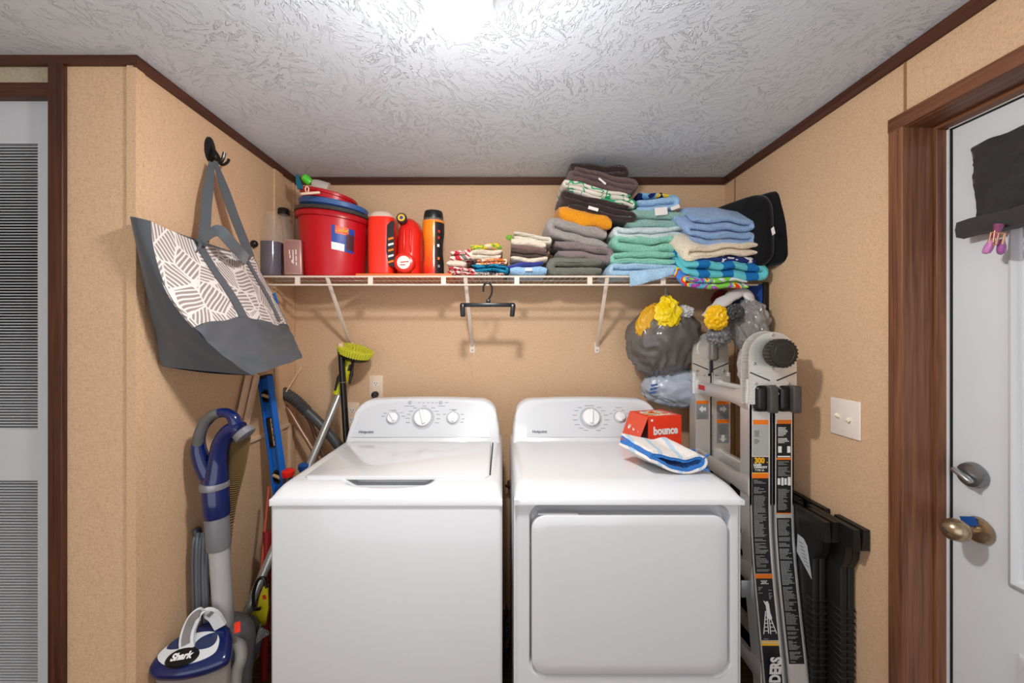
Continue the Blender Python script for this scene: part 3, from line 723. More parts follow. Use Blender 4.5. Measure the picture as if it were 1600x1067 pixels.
def arrow(pxc, pyc, dx, dy, s=5.5):
    c = V((px3(pxc), 1.7955, fz(pyc))); d = V((dx, 0, -dy)); e = V((-d.z, 0, d.x)); k = s*1.797/FPX
    q = [c+d*k, c+e*k, c+e*k*.45, c-d*k+e*k*.45, c-d*k-e*k*.45, c-e*k*.45, c-e*k]
    ar.prism(q, (0, .0008, 0))
arrow(1097.5, 639, -1, 0); arrow(1130, 639, 1, 0); arrow(1129.5, 685, 0, 1)
ar.build('arrow_print', LWH, ld, smooth=False)
tx = MB()
for a, b_, p0, p1 in ((1090, 1105, 647, 654), (1122, 1137, 647, 654), (1122, 1137, 663, 678)):
    p = p0
    while p < p1: tx.box(px3(a+random.random()*2), px3(b_-random.random()*3), 1.7955, 1.7962, fz(p+.9), fz(p)); p += 2.0
tx.build('small_print', MATS['label_text_dark'], ld, smooth=False)
# feet and strap bracket
for x0, x1, y in ((.878, .957, YN-.075), (.961, 1.036, YN-.075), (.866, .938, 1.88), (.95, 1.03, 1.88)): MB().box(x0, x1, y-.02, y+.06, 0, .045, .006).build('foot', BLK, ld)
b0 = PX(1165, 930, .862); MB().box(.846, .882, 1.415, 1.42, zn(942), zn(912), .002).box(.846, .849, 1.415, 1.47, zn(938), zn(916), .001).build('guide_bracket', mat('bracket_zinc', '#a9b0b6', .35, .8), ld)

# ---------------------------------------------------------------- black folding sawhorses
SB = mat('black_resin', '#1a1918', .45, var=.25, bmp=.1, bscale=90); SB2 = mat('black_resin_cut', '#2a2725', .6)
def sawhorse(x0, x1, y0, y1, label):
    s = thing('folding_sawhorse', ((x0+x1)/2, (y0+y1)/2, 0), label, 'sawhorse', 'folded black plastic sawhorses by the door wall')
    xm = (x0+x1)/2; zt, zl = .800, .735
    for side, (a, b_) in enumerate(((x0, xm-.001), (xm+.001, x1))):
        bm_ = MB(); tw = (b_-a)
        segs = ((y0, y0+.19, 0), (y0+.19, y0+.235, .028), (y0+.235, y1-.14, 0), (y1-.14, y1-.1, .028), (y1-.1, y1, 0)) if side == 0 else ((y0, y0+.11, 0), (y0+.11, y0+.15, .028), (y0+.15, y1, 0))
        for ya, yb, dz_ in segs:
            t0 = .22*tw if side == 0 else 0; t1 = .22*tw if side else 0
            bm_.prism([V((a, ya, zl)), V((b_, ya, zl)), V((b_-(t0 if side == 0 else 0), ya, zt-dz_)), V((a+(t1 if side else 0), ya, zt-dz_))], (0, yb-ya, 0))
        for k in range(14):
            yy = y0+.02+k*(y1-y0-.04)/13; xx = a-.001 if side == 0 else b_+.001
            bm_.box(min(xx, xx+.002), max(xx, xx+.002), yy-.004, yy+.004, zl, zt-.03)
        bm_.build('top_beam', SB, s, smooth=False)
    MB().box(x0+.004, x1-.004, y0+.05, y1-.05, .69, zl, .008).build('beam_web', SB, s)
    for ys in (y0+.088, y1-.088):
        for a, b_ in ((x0+.002, xm-.001), (xm+.001, x1-.002)):
            lg = MB(); hw = .038
            lg.box(a, b_, ys-hw, ys+hw, .0, .66, .004)
            lg.rings([[V((x, y, z)) for x, y in ((a, ys-q), (b_, ys-q), (b_, ys+q), (a, ys+q))] for z, q in ((.655, hw), (.69, hw+.016), (.735, hw+.020))])
            l = lg.build('leg', SB, s)
            rb = MB()
            for k in range(22):
                z = .06+k*.0215; rb.box(a-.002, b_+.002, ys-hw-.003, ys+hw+.003, z, z+.007, .001, 1)
            rb.build('leg_ribs', SB, l)
            MB().box(a-.001, b_+.001, ys-hw-.002, ys+hw+.002, 0, .03, .003).build('foot_pad', SB2, l)
    return s
sA = sawhorse(1.086, 1.136, 1.237, 1.86, 'folded black plastic sawhorse leaning flat against the wall beside the doorway')
sB = sawhorse(1.036, 1.084, 1.288, 1.90, 'folded black plastic sawhorse next to the ladder, with a torn white sticker on it')
bpy.context.view_layer.update()
st = MB(); q = [PX(1246, 834, 1.0345), PX(1255, 841, 1.0345), PX(1261, 853, 1.0345), PX(1268, 905, 1.0345), PX(1245, 862, 1.0345)]
st.prism(q, (.001, 0, 0)); s1 = st.build('sticker', mat('sticker_white', '#b9bcc0', .6), sB, smooth=False)
tx = MB()
for k in range(7): 
    a = PX(1248+k*1.6, 845+k*6, 1.0335); tx.box(a.x, a.x+.0006, a.y-.018, a.y, a.z-.002, a.z)
tx.build('sticker_print', mat('label_text_dark', '#6f726e'), s1, smooth=False)
# ---------------------------------------------------------------- folded towels
def towel(name, label, grp, px0, px1, pt, pb, m, Yf=1.765, dep=.23, n=2, flip=1, tilt=0, seed=1, droop=0, dl=.10, xsh=0, amp=.004, cat='towel', wob=.012, tagpos=None, extra=None):
    a = P(px0, pb, Yf); b = P(px1, pt, Yf); x0, x1, z0, z1 = a.x, b.x, a.z, b.z
    tz = -tilt*Yf/FPX; H = (z1-z0)-abs(tz)*0; H = max(H, .012); t = H/n; hw = t*.47
    rnd = random.Random(seed); cl = []
    for k in range(n):
        zc = z0+t*(k+.5); xa, xb = x0+hw, x1-hw
        j0, j1 = rnd.uniform(0, .012), rnd.uniform(0, .012)
        fwd = (k % 2 == 0) == (flip > 0)
        xs, xe = (xa, xb) if fwd else (xb, xa)
        if k == 0 and n > 1: xs += (j0+.006)*(1 if fwd else -1)
        if k == n-1 and n > 1: xe -= (j1+.004)*(1 if fwd else -1)
        if k > 0: xs += (-1 if not fwd else 1)*t*.0
        m_ = 12
        for i in range(m_+1): cl.append(V((xs+(xe-xs)*i/m_, 0, zc)))
        if k < n-1:
            s = 1 if fwd else -1
            for i in range(1, 6):
                q = -PI/2+PI*i/6; cl.append(V((xe+s*t*.42*math.cos(q), 0, zc+t/2+t/2*math.sin(q))))
    up, dn = [], []
    for i, p in enumerate(cl):
        d = (cl[min(i+1, len(cl)-1)]-cl[max(i-1, 0)]).normalized(); nn = V((-d.z, 0, d.x))
        e = min(i, len(cl)-1-i); h = hw*(1 if e > 1 else (.86 if e == 1 else .6))
        up.append(p+nn*h); dn.append(p-nn*h)
    prof = up+dn[::-1]; cx, cz = (x0+x1)/2, (z0+z1)/2
    ctr = cl+cl[::-1]
    mb = MB(); rings = []; ys = [0, .006, .016, .034]+[dep*k/7 for k in range(2, 7)]+[dep-.012, dep]
    sc_ = [.2, .66, .90, 1]+[1]*5+[.9, .4]
    for y, s in zip(ys, sc_):
        r = []
        for p, c in zip(prof, ctr):
            q = c+(p-c)*s
            nz = noise.noise(V((q.x*13+seed*3, y*10, q.z*9+seed)))
            ny = noise.noise(V((q.x*14+seed*5, seed*2.2, q.z*22)))
            nf = noise.noise(V((q.x*70+seed, y*70, q.z*70)))
            zz = q.z+tz*(q.x-cx)/(x1-x0)+amp*2.3*nz+.0030*nf
            if droop: zz += droop*_ss(0, dl, y)
            r.append(V((q.x+xsh*y+.004*noise.noise(V((q.z*30, y*12, seed))), Yf+y+wob*ny*(1-_ss(0, .08, y))+.001*nf, zz)))
        rings.append(r)
    mb.rings(rings); o = mb.build(name, m, angle=75)
    tag(o, label, cat, grp)
    if tagpos:
        q = P(tagpos[0], tagpos[1], Yf-.012); w_, h_, an = tagpos[2], tagpos[3], math.radians(tagpos[4])
        MB().obox(q, (math.cos(an), 0, math.sin(an)), (0, 1, 0), (-math.sin(an), 0, math.cos(an)), w_, .0015, h_).build('care_tag', mat('tag_white', '#eee7e2', .7), o)
    return o
TG = {'brown': cloth('terry_brown', '#5a453e'), 'dkbrown': cloth('terry_dark_brown', '#3d2d29'), 'mauve': cloth('terry_mauve', '#6d5554'), 'grey': cloth('terry_grey', '#a59d98'), 'taupe': cloth('terry_taupe', '#8c7c7a'),
      'sage': cloth('terry_dark_sage', '#77776c'), 'orange': cloth('terry_orange', '#f39a1d'), 'lblue': cloth('terry_light_blue', '#9cc4ea'), 'teal': cloth('terry_teal', '#8ecdb8'), 'mint': cloth('terry_mint', '#d8e6e6'),
      'sagetl': cloth('terry_sage_teal', '#92b9b0'), 'blue': cloth('terry_blue', '#90b0da'), 'cream': cloth('terry_cream', '#f0dac2'), 'navy': cloth('terry_navy', '#34418f'), 'ivory': cloth('cloth_ivory', '#eddac6'),
      'pblue': cloth('terry_pale_blue', '#a9cdec'), 'cbrown': cloth('cloth_brown', '#7a5f58')}
gD, gE, gF, gC, gB, gA = 'bath towels in the brown and grey stack', 'bath towels in the teal stack', 'beach towels at the right end of the shelf', 'hand towels in the cream and brown stack', 'dish cloths in the low colourful stack', 'small cloths beside the orange bottle'
towel('bath_towel', 'dark sage grey folded towel at the bottom of the tallest towel stack', gD, 861, 950, 401, 430.5, TG['sage'], n=2, flip=-1, seed=1)
towel('bath_towel', 'taupe folded towel just above the dark sage towel in the tallest stack', gD, 860, 957, 378, 405, TG['taupe'], n=2, flip=1, tilt=14, seed=2)
towel('bath_towel', 'grey folded towel directly below the orange towel', gD, 860, 960, 348, 380, TG['grey'], n=2, flip=-1, tilt=24, seed=3, amp=.006)
towel('bath_towel', 'bright orange folded towel in the tallest towel stack', gD, 862, 968, 326, 352, TG['orange'], Yf=1.757, n=1, tilt=28, seed=4, amp=.011)
towel('bath_towel', 'dark brown folded towel with a white tag, lying on the orange towel', gD, 880, 992, 308, 336, TG['dkbrown'], Yf=1.755, n=3, flip=1, tilt=26, seed=5, tagpos=(927, 326, .045, .014, -16))
towel('bath_towel', 'white towel with green print between two brown towels', gD, 882, 993, 291, 311, m_patches('green_print', ['#efe6d9', '#efe6d9', '#efe6d9', '#3fae7c', '#efe6d9'], 16), n=3, flip=1, tilt=26, seed=6)
towel('bath_towel', 'mauve brown folded towel second from the top of the tallest stack', gD, 893, 996, 267, 294, TG['mauve'], n=3, flip=-1, tilt=26, seed=7, tagpos=(941, 283, .04, .008, -40))
towel('bath_towel', 'dark brown towel on top of the tallest stack, almost touching the ceiling', gD, 883, 980, 254, 276, TG['dkbrown'], Yf=1.81, dep=.2, n=2, tilt=5, seed=8)
# teal stack
towel('bath_towel', 'light blue towel at the bottom of the teal stack, hanging over the shelf edge', gE, 956, 1064, 410, 431, TG['pblue'], Yf=1.742, n=2, flip=-1, tilt=-3, seed=11, amp=.005)
hb = MB()
def hang(u, v):
    a = P(983+75*u, 424-8*u, 1.738); b = P(985+70*u, 448-16*u-4*abs(u-.2), 1.730); p = a.lerp(b, v); p.y += -.008*math.sin(PI*v)+.003*math.sin(u*14); return p
o = [x for x in C.objects if x.name.startswith('bath_towel')][-1]
hb.grid(hang, 16, 8, back=.01, bdir=(0, 1, 0)).build('hanging_corner', TG['pblue'], o, angle=70)
towel('bath_towel', 'teal towel directly above the light blue towel at the base of the teal stack', gE, 957, 1068, 391, 415, TG['teal'], n=2, flip=-1, seed=12, amp=.006)
towel('bath_towel', 'teal towel under the pale mint towel in the teal stack', gE, 962, 1078, 367, 394, TG['teal'], n=2, flip=-1, tilt=4, seed=13, amp=.007)
towel('bath_towel', 'pale mint towel in the middle of the teal stack', gE, 962, 1077, 352, 372, TG['mint'], n=2, flip=-1, tilt=-3, seed=14, amp=.006)
towel('bath_towel', 'sage teal towel with a white tag, above the pale mint towel', gE, 985, 1080, 326, 356, TG['sagetl'], Yf=1.775, n=2, flip=-1, tilt=2, seed=15, tagpos=(1033, 330, .055, .034, 5))
towel('bath_towel', 'light blue rolled towel near the top of the teal stack', gE, 988, 1061, 307, 329, TG['lblue'], Yf=1.778, n=2, flip=1, tilt=-6, seed=16, tagpos=(1055, 324, .04, .016, 20))
towel('bath_towel', 'navy patterned towel on top of the teal stack', gE, 994, 1064, 300, 309, m_patches('navy_print', ['#222d63', '#222d63', '#7db6e4', '#e3c54a', '#222d63'], 14), Yf=1.80, dep=.18, n=1, tilt=3, seed=17)
# right end
fk = dict(droop=.068, dl=.11, xsh=-.16, dep=.20)
towel('beach_towel', 'tie-dye rainbow towel at the bottom of the right-end stack', gF, 1070, 1176, 432, 451, m_patches('tie_dye', ['#4b8ad6', '#e23b2f', '#f2d43c', '#5ec7d9', '#b34fb0', '#7fd24a', '#e6e4f0'], 11, .8), Yf=1.665, n=2, flip=-1, tilt=4, seed=21, amp=.006, **fk)
towel('beach_towel', 'aqua and blue striped towel lying on the tie-dye towel', gF, 1064, 1199, 409, 437, m_stripes('aqua_stripes', '#66c6cf', '#2173b8', 'X', 62, .1, 1.5), Yf=1.66, n=2, flip=1, tilt=10, seed=22, amp=.009, **fk)
towel('beach_towel', 'navy print towel between the aqua striped towel and the cream towel', gF, 1076, 1192, 399, 412, m_patches('navy_print2', ['#25356f', '#25356f', '#25356f', '#e5e3e0'], 22), Yf=1.675, n=1, tilt=3, seed=23, **fk)
towel('beach_towel', 'cream folded towel under the blue towel at the right end', gF, 1074, 1198, 379, 404, TG['cream'], Yf=1.672, n=2, flip=-1, tilt=-6, seed=24, amp=.007, **fk)
towel('beach_towel', 'denim blue folded towel on top of the right-end stack', gF, 1077, 1180, 337, 385, TG['blue'], Yf=1.69, n=4, flip=1, tilt=6, seed=25, amp=.007, **fk)
# small stacks
towel('hand_towel', 'light blue hand towel at the bottom of the cream and brown stack', gC, 790, 862, 415, 430.5, TG['lblue'], n=1, seed=31, tagpos=(826, 421, .03, .012, 0), cat='towel')
towel('hand_towel', 'navy hand towel resting on the light blue hand towel', gC, 787, 852, 408, 417, TG['navy'], n=1, seed=32, tilt=-5)
towel('hand_towel', 'white hand towel above the navy one', gC, 794, 860, 400, 409, TG['ivory'], n=1, seed=33)
towel('hand_towel', 'brown thin hand towel with looped edges in the cream and brown stack', gC, 791, 856, 391, 402, TG['brown'], n=2, seed=34, tilt=5)
towel('hand_towel', 'brown mauve hand towel below the two cream towels', gC, 793, 860, 381, 394, TG['cbrown'], n=1, seed=35, tilt=7)
towel('hand_towel', 'cream hand towel second from the top of the cream and brown stack', gC, 792, 860, 371, 386, TG['ivory'], n=1, seed=36, tilt=10)
towel('hand_towel', 'off-white striped hand towel on top of the cream and brown stack', gC, 795, 861, 364, 377, m_stripes('thin_green_stripe', '#f0e2d2', '#a9bfa6', 'Z', 900, .85, 1), n=2, seed=37, tilt=12)
towel('dish_cloth', 'black and white patterned dish cloth at the bottom of the colourful stack', gB, 737, 792, 424, 431, m_patches('mono_print', ['#d9cfc6', '#4b3d3c', '#d9cfc6', '#a8402f'], 45), n=1, seed=41, cat='dish cloth')
towel('dish_cloth', 'turquoise dish cloth in the colourful stack', gB, 732, 793, 412, 425, m_patches('teal_print', ['#1f6f96', '#2a93b8', '#18456d'], 40), n=2, seed=42, tilt=3, cat='dish cloth')
towel('dish_cloth', 'orange print dish cloth below the white dish towel', gB, 739, 792, 403, 414, m_patches('orange_print', ['#e0b43a', '#d9642e', '#efdcc6', '#9c3a2c'], 45), n=2, seed=43, tilt=-2, cat='dish cloth')
towel('dish_cloth', 'white folded dish towel under the yellow cloth', gB, 735, 791, 388, 405, TG['ivory'], n=2, flip=-1, seed=44, tilt=-2, cat='dish cloth')
towel('dish_cloth', 'yellow and green cloth on top of the colourful stack', gB, 731, 789, 380, 390, m_patches('yellow_print', ['#f0c52c', '#6cae52', '#f0c52c', '#efe0c8'], 30), n=1, seed=45, tilt=2, cat='dish cloth', amp=.007)
towel('dish_cloth', 'red and white cloth at the bottom beside the orange bottle', gA, 693, 741, 416, 429, m_patches('red_print', ['#f0dfd4', '#c8434a', '#f0dfd4'], 40), n=2, seed=51, tilt=4, cat='dish cloth')
towel('dish_cloth', 'plain white cloth in the small stack beside the orange bottle', gA, 693, 733, 406, 417, TG['ivory'], n=1, seed=52, cat='dish cloth')
towel('pot_holder', 'floral pot holder with a grey loop beside the orange bottle', gA, 694, 735, 388, 408, m_patches('floral_print', ['#efdfd2', '#efdfd2', '#c9363f', '#efdfd2', '#8a7f79'], 28), n=2, seed=53, tilt=-3, cat='pot holder')
fl = MB().blob(P(796, 371, 1.79), .016, .012, .012, 3, .3, 4, 3); tag(fl.build('cloth_flower', cloth('flower_green', '#7fae3c')), 'small green and yellow fabric flower behind the white dish towel', 'flower')

# ---------------------------------------------------------------- seat cushions
def cushion(off, m, label, tg=False):
    o_ = V((1.04+off[0], 1.825+off[1], 0)); d = V((-.36, .93, 0)).normalized(); nrm = V((-.93, -.36, 0)).normalized()
    up = V((.10, .0, 1)).normalized()
    cz = 1.845+off[2]; rings = []
    for t, s in ((-.018, .93), (-.014, .98), (-.005, 1), (.005, 1), (.014, .98), (.018, .93), (.020, .7)):
        r = []
        for k in range(48):
            a = 2*PI*k/48; e = .42
            cx_ = math.copysign(abs(math.cos(a))**e, math.cos(a)); sx_ = math.copysign(abs(math.sin(a))**e, math.sin(a))
            r.append(o_+V((0, 0, cz))+d*(cx_*.20*s*(1-.12*sx_))+up*(sx_*.165*s)+nrm*t+nrm*(.004*noise.noise(V((cx_*3, sx_*3, off[0]*50)))))
        rings.append(r)
    o = MB().rings(rings).build('seat_cushion', m, angle=60); tag(o, label, 'cushion', 'black seat cushions standing by the right wall')
    return o
VB = cloth('black_velvet', '#0b0b0d', .9, .3, 400, .1)
c1 = cushion((-.005, 0, 0), VB, 'black seat cushion standing behind the denim blue towel')
c2 = cushion((.052, -.038, .004), VB, 'black seat cushion nearest the wall, with a small white tag')
MB().obox(PX(1208, 361, 1.078), (0, .3, 1), (1, 0, 0), (0, 1, -.3), .03, .002, .016).build('care_tag', mat('tag_white', '#eee7e2'), c2)

# ---------------------------------------------------------------- cleaning things on the shelf
ST = SZ+.0048
def clr(name, col, a=.25, rough=.05):
    return mat(name, col, rough, alpha=a, spec=.6)
GLS = mat('clear_glass', '#f3efe8', .03, trans=1, ior=1.15)
# bucket
BX, BY = P(519, 400, 1.86).x, 1.885
RED = mat('red_plastic', '#c20f1c', .32); DKG = mat('dark_grey_plastic', '#3b3a36', .35)
bk = thing('mop_bucket', (BX, BY, ST), 'large red oval mop bucket with a dark rim on the wire shelf', 'bucket')
def oval(rx, ry_, z, tl=0, n=48): return [V((BX+rx*math.cos(2*PI*k/n), BY+ry_*math.sin(2*PI*k/n), z+tl*rx*math.cos(2*PI*k/n))) for k in range(n)]
TL = -.10; Zt = P(0, 327, 1.75).z; H = Zt-ST
MB().rings([oval(.125, .108, ST), oval(.138, .120, ST+.004), oval(.141, .122, ST+.02), oval(.160, .136, Zt-.012, TL), oval(.160, .136, Zt-.01, TL), oval(.154, .130, Zt-.012, TL), oval(.135, .116, ST+.03)]).build('body', RED, bk)
MB().rings([oval(.160, .136, Zt-.026, TL), oval(.170, .146, Zt-.024, TL), oval(.172, .148, Zt-.006, TL), oval(.168, .144, Zt, TL), oval(.158, .134, Zt, TL)], False, False).build('rim', mat('red_plastic_rim', '#b3101d', .3), bk)
MB().rings([oval(.168, .144, Zt+.001, TL), oval(.175, .151, Zt+.003, TL), oval(.173, .149, Zt+.018, TL), oval(.160, .136, Zt+.022, TL), oval(.150, .126, Zt+.012, TL)], False, True).build('wringer_rim', DKG, bk)
# label on bucket
lb = MB()
def blab(u, v, d=.0012):
    a = math.radians(-75+38*u); rr = 1+0; z = P(0, 388-38*v+5*u, 1.75).z; k = (z-ST-.02)/(Zt-ST-.03)
    rx = .141+.019*k+d; ry_ = .122+.014*k+d; return V((BX+rx*math.cos(a), BY+ry_*math.sin(a), z))
def bpatch(name, m, u0, u1, v0, v1, par, d):
    return MB().grid(lambda u, v: blab(u0+(u1-u0)*u, v0+(v1-v0)*v, d), 8, 4, back=.0006, bdir=(0, 1, 0)).build(name, m, par)
l1 = bpatch('label', mat('label_blue', '#1c3f98', .4), 0, 1, 0, 1, bk, .0012)
bpatch('label_orange', mat('label_ored', '#e5502a', .4), .15, .72, .68, 1, l1, .002); bpatch('label_white', LWH, 0, .55, 0, .3, l1, .002); bpatch('label_dark', mat('label_maroon', '#4a1f2a', .4), .62, 1, .1, .75, l1, .002)
q = blab(.42, .84, .004); text('Cedar', .022, q, (.92, .28, -.06), (0, 0, 1), LYL, l1, bold=.0006)
# things on the bucket
def odisk(name, m, cz, rx, ry_, prof, tl, par=None, dx=0, dy=0):
    rings = [[V((BX+dx+rx*s*math.cos(2*PI*k/40), BY+dy+ry_*s*math.sin(2*PI*k/40), cz+h+tl*rx*s*math.cos(2*PI*k/40)-.12*ry_*s*math.sin(2*PI*k/40)*0)) for k in range(40)] for s, h in prof]
    return MB().rings(rings).build(name, m, par)
z0 = Zt+.022
pan = odisk('basin', mat('blue_basin', '#3c5f9c', .35), z0+.004, .158, .12, [(.8, -.0), (.97, .012), (1, .03), (.98, .034), (.94, .03), (.8, .012)], -.14, dx=-.002)
tag(pan, 'blue plastic basin wedged in the top of the red bucket', 'basin')
lidr = odisk('basin', RED, z0+.050, .128, .105, [(.75, -.012), (.93, .0), (.95, .018), (1.0, .020), (1.01, .03), (.98, .034), (.9, .028)], -.2, dx=-.025)
tag(lidr, 'tilted red plastic basin on top of the blue basin', 'basin')
pc = P(485, 302, 1.72); pg = thing('clothes_peg', pc, 'pale plastic clip on the front of the red basin', 'clip')
PEG = mat('peg_cream', '#eccfb6', .4)
MB().obox(pc, (1, 0, .08), (0, 1, 0), (-.08, 0, 1), .083, .012, .011, .004).build('bar', PEG, pg)
MB().tube(smooth_pts([pc+V((-.018, 0, .006)), pc+V((-.022, 0, .02)), pc+V((-.015, 0, .03)), pc+V((-.007, 0, .02)), pc+V((-.01, 0, .006))], 5), .0025, 8).build('loop', PEG, pg)
gb = P(480, 281, 1.80); gt = thing('spray_bottle', gb, 'clear bottle with a green cap lying in the red basin', 'bottle')
MB().lathe([(.001, -.02), (.016, -.018), (.019, .0), (.016, .02), (.001, .022)], gb, (-.5, -.3, .5), 14).build('cap', mat('green_cap', '#4cc22a', .25), gt)
MB().lathe([(.018, 0), (.024, .02), (.026, .07), (.001, .072)], gb+V((.02, .01, -.012)), (.9, .2, -.25), 20).build('bottle_body', mat('clear_plastic', '#d9cfc6', .1, alpha=.55), gt)
tb = P(467, 285, 1.81); tag(MB().rings([[tb+V((x-.012*(z/.05), y, z)) for x, y in ((-w_, -.004), (w_, -.004), (w_, .004), (-w_, .004))] for z, w_ in ((-.03, .013), (.0, .012), (.035, .003))]).build('brush_handle', mat('teal_plastic', '#14647c', .4)), 'pointed teal plastic handle sticking up out of the red basin', 'handle')
# glass bottles at the far left
c = V((P(424, 420, 1.80).x, 1.80, ST)); bt = thing('glass_bottle', c, 'clear bottle half full of purple liquid at the left end of the shelf', 'bottle')
CLP = mat('bottle_film', '#e2d6c8', .06, alpha=.16, spec=.9)
zz = lambda p: P(0, p, 1.77).z-ST
MB().lathe([(.044, 0), (.050, .006), (.051, .04), (.051, zz(376)), (.049, zz(365)), (.036, zz(340)), (.026, zz(333)), (.024, zz(329))], c, (0, 0, 1), 32).build('body', CLP, bt)
MB().lathe([(.001, .003), (.047, .004), (.048, .04), (.048, zz(377)), (.001, zz(376.5))], c, (0, 0, 1), 32).build('purple_liquid', mat('purple_liquid', '#1f1245', .15), bt)
c = V((P(443, 420, 1.90).x, 1.90, ST)); bt = thing('glass_jug', c, 'empty clear jug with a black lid beside the purple bottle', 'jug')
zj = lambda p: P(0, p, 1.88).z-ST
MB().lathe([(.046, 0), (.05, .006), (.05, zj(365)), (.042, zj(350)), (.024, zj(338)), (.022, zj(333))], c, (0, 0, 1), 32).build('body', CLP, bt)
MB().lathe([(.024, zj(334)), (.027, zj(333)), (.027, zj(326)), (.022, zj(324)), (0, zj(324))], c, (0, 0, 1), 28).build('lid', BLK, bt)
c = P(455, 394, 1.755); bx = thing('copper_box', (c.x, c.y, ST), 'rose-coloured flat box with a cut-out front, leaning against the red bucket', 'box')
ROS = mat('rose_metal', '#b98f86', .3, .35)
ax = V((1, .25, 0)).normalized(); az = V((-.05, .04, 1)).normalized(); ay = az.cross(ax)
cc = V((c.x, 1.775, ST+.083)); MB().obox(cc, ax, ay, az, .073, .03, .158, .006, 3).build('case', ROS, bx)
MB().obox(cc-ay*.0155, ax, ay, az, .060, .002, .142, .0008).build('front_face', mat('rose_face', '#a1746c', .35, .2), bx)
vt = MB()
for dx, dz_, h in ((-.012, .02, .02), (-.010, 0, .014), (.002, .0, .062), (.014, .022, .022), (.014, -.006, .022), (-.003, -.02, .012), (.014, -.03, .014)): vt.obox(cc-ay*.0168+ax*dx+az*dz_, (ax+az*.1), ay, az, .0035, .001, h)
vt.build('front_slots', mat('slot_light', '#f3e6dd', .4), bx)
kb_ = P(397, 381, 1.70); tag(MB().blob(kb_, .016, .016, .016, 2, .05, 2, 3).tube([kb_, kb_+V((-.03, .03, -.03)), kb_+V((-.034, .04, -.09))], .006, 8).build('black_knob', BLK), 'small black round knob behind the tote bag strap at the shelf end', 'knob')
# orange tray
tr = MB().box(P(556, 0, 1.76).x, P(706, 0, 1.76).x, 1.756, 1.99, ST, ST+.010, .002); tag(tr.build('orange_tray', mat('tray_orange', '#e0763a', .55)), 'flat orange tray under the red jugs on the wire shelf', 'tray')
TT = ST+.0105
# detergent jugs
OR = mat('jug_orange', '#f2301a', .3); ORD = mat('jug_red', '#e0241a', .3)
def rbody(cx, cy, secs, n=36, e=.6):
    rings = []
    for z, rx, ry_, dx in secs:
        r = []
        for k in range(n):
            a = 2*PI*k/n; ca, sa = math.cos(a), math.sin(a)
            r.append(V((cx+dx+rx*math.copysign(abs(ca)**e, ca), cy+ry_*math.copysign(abs(sa)**e, sa), z)))
        rings.append(r)
    return MB().rings(rings)
cx = P(594, 0, 1.80).x; jz = lambda p: P(0, p, 1.79).z
jt = thing('detergent_jug', (cx, 1.86, TT), 'large orange-red detergent jug with a pale top and dark side label, next to the bucket', 'detergent jug', 'detergent bottles on the orange tray')
b_ = rbody(cx, 1.86, [(TT, .052, .07, 0), (TT+.006, .060, .078, 0), (jz(400), .0615, .08, 0), (jz(350), .0615, .08, 0), (jz(338), .060, .076, 0)], e=.55).build('body', OR, jt)
rbody(cx, 1.86, [(jz(338.5), .059, .074, 0), (jz(333), .055, .07, 0), (jz(329), .042, .06, 0), (jz(328), .02, .03, 0)], e=.6).build('top', mat('jug_top', '#dcc3b0', .4), jt)
def slab(name, m, pts2, Y, par, th=.001): return MB().prism([P(x, y, Y) for x, y in pts2], (0, -th, 0)).build(name, m, par, smooth=False)
l_ = slab('label', mat('label_night', '#2a1c20', .4), [(605, 352), (612, 345), (616, 346), (617, 418), (608, 415), (604, 392)], 1.7835, jt, .004)
for k in range(5): slab('label_stripe', LWH if k % 2 else ORG, [(606.5, 372+k*9), (615, 370+k*9), (615, 373+k*9), (606.5, 375.5+k*9)], 1.7785, l_, .0006)
cx = P(636, 0, 1.79).x
jt = thing('detergent_jug', (cx, 1.86, TT), 'red dispenser jug lying on its tap with a round white label at the front', 'detergent jug', 'detergent bottles on the orange tray')
b_ = rbody(cx, 1.87, [(TT, .05, .08, 0), (TT+.008, .056, .088, 0), (jz(395), .056, .09, 0), (jz(360), .053, .086, .004), (jz(345), .042, .07, .0), (jz(338), .024, .045, -.006)], e=.7).build('body', ORD, jt)
for dx in (-.01, .018):
    MB().tube(smooth_pts([(cx+dx, 1.782, jz(396)), (cx+dx, 1.776, jz(378)), (cx+dx, 1.782, jz(356))], 5), [.002]+[.006]*9+[.002], 8).build('grip_ridge', ORD, b_)
c = P(632, 405, 1.765); k_ = MB().lathe([(.045, .0), (.046, -.04), (.044, -.046), (.038, -.05), (0, -.05)], (c.x, 1.80, TT+.0475), (0, 1, 0), 32).build('tap_cap', mat('cap_red', '#dd2a1c', .28), jt)
MB().lathe([(.029, 0), (.029, .001), (0, .001)], (c.x, 1.7498, TT+.047), (0, -1, 0), 28).build('round_label', mat('label_cream', '#e8dfd8', .5), k_)
MB().obox((c.x+.004, 1.7485, TT+.049), (1, 0, .1), (0, 1, 0), (-.1, 0, 1), .036, .0006, .004).obox((c.x-.004, 1.7485, TT+.036), (1, 0, 0), (0, 1, 0), (0, 0, 1), .022, .0006, .004).build('label_print', LRD, k_)
c = P(627.5, 340.5, 1.77); k_ = MB().lathe([(.022, .03), (.023, 0), (.019, -.004), (.0, -.004)], c, (-.1, 1, -.1), 28).build('spout_cap', mat('cap_ring', '#2a2420', .35), jt)
MB().lathe([(.016, 0), (.0155, .0012), (.008, .0012), (.0078, 0)], c+V((0, -.005, 0)), (.1, -1, .1), 28).build('cap_ring', LYL, k_); MB().lathe([(.008, 0), (.0078, .0016), (0, .0018)], c+V((0, -.005, 0)), (.1, -1, .1), 20).build('cap_centre', mat('cap_blue', '#273f86', .4), k_)
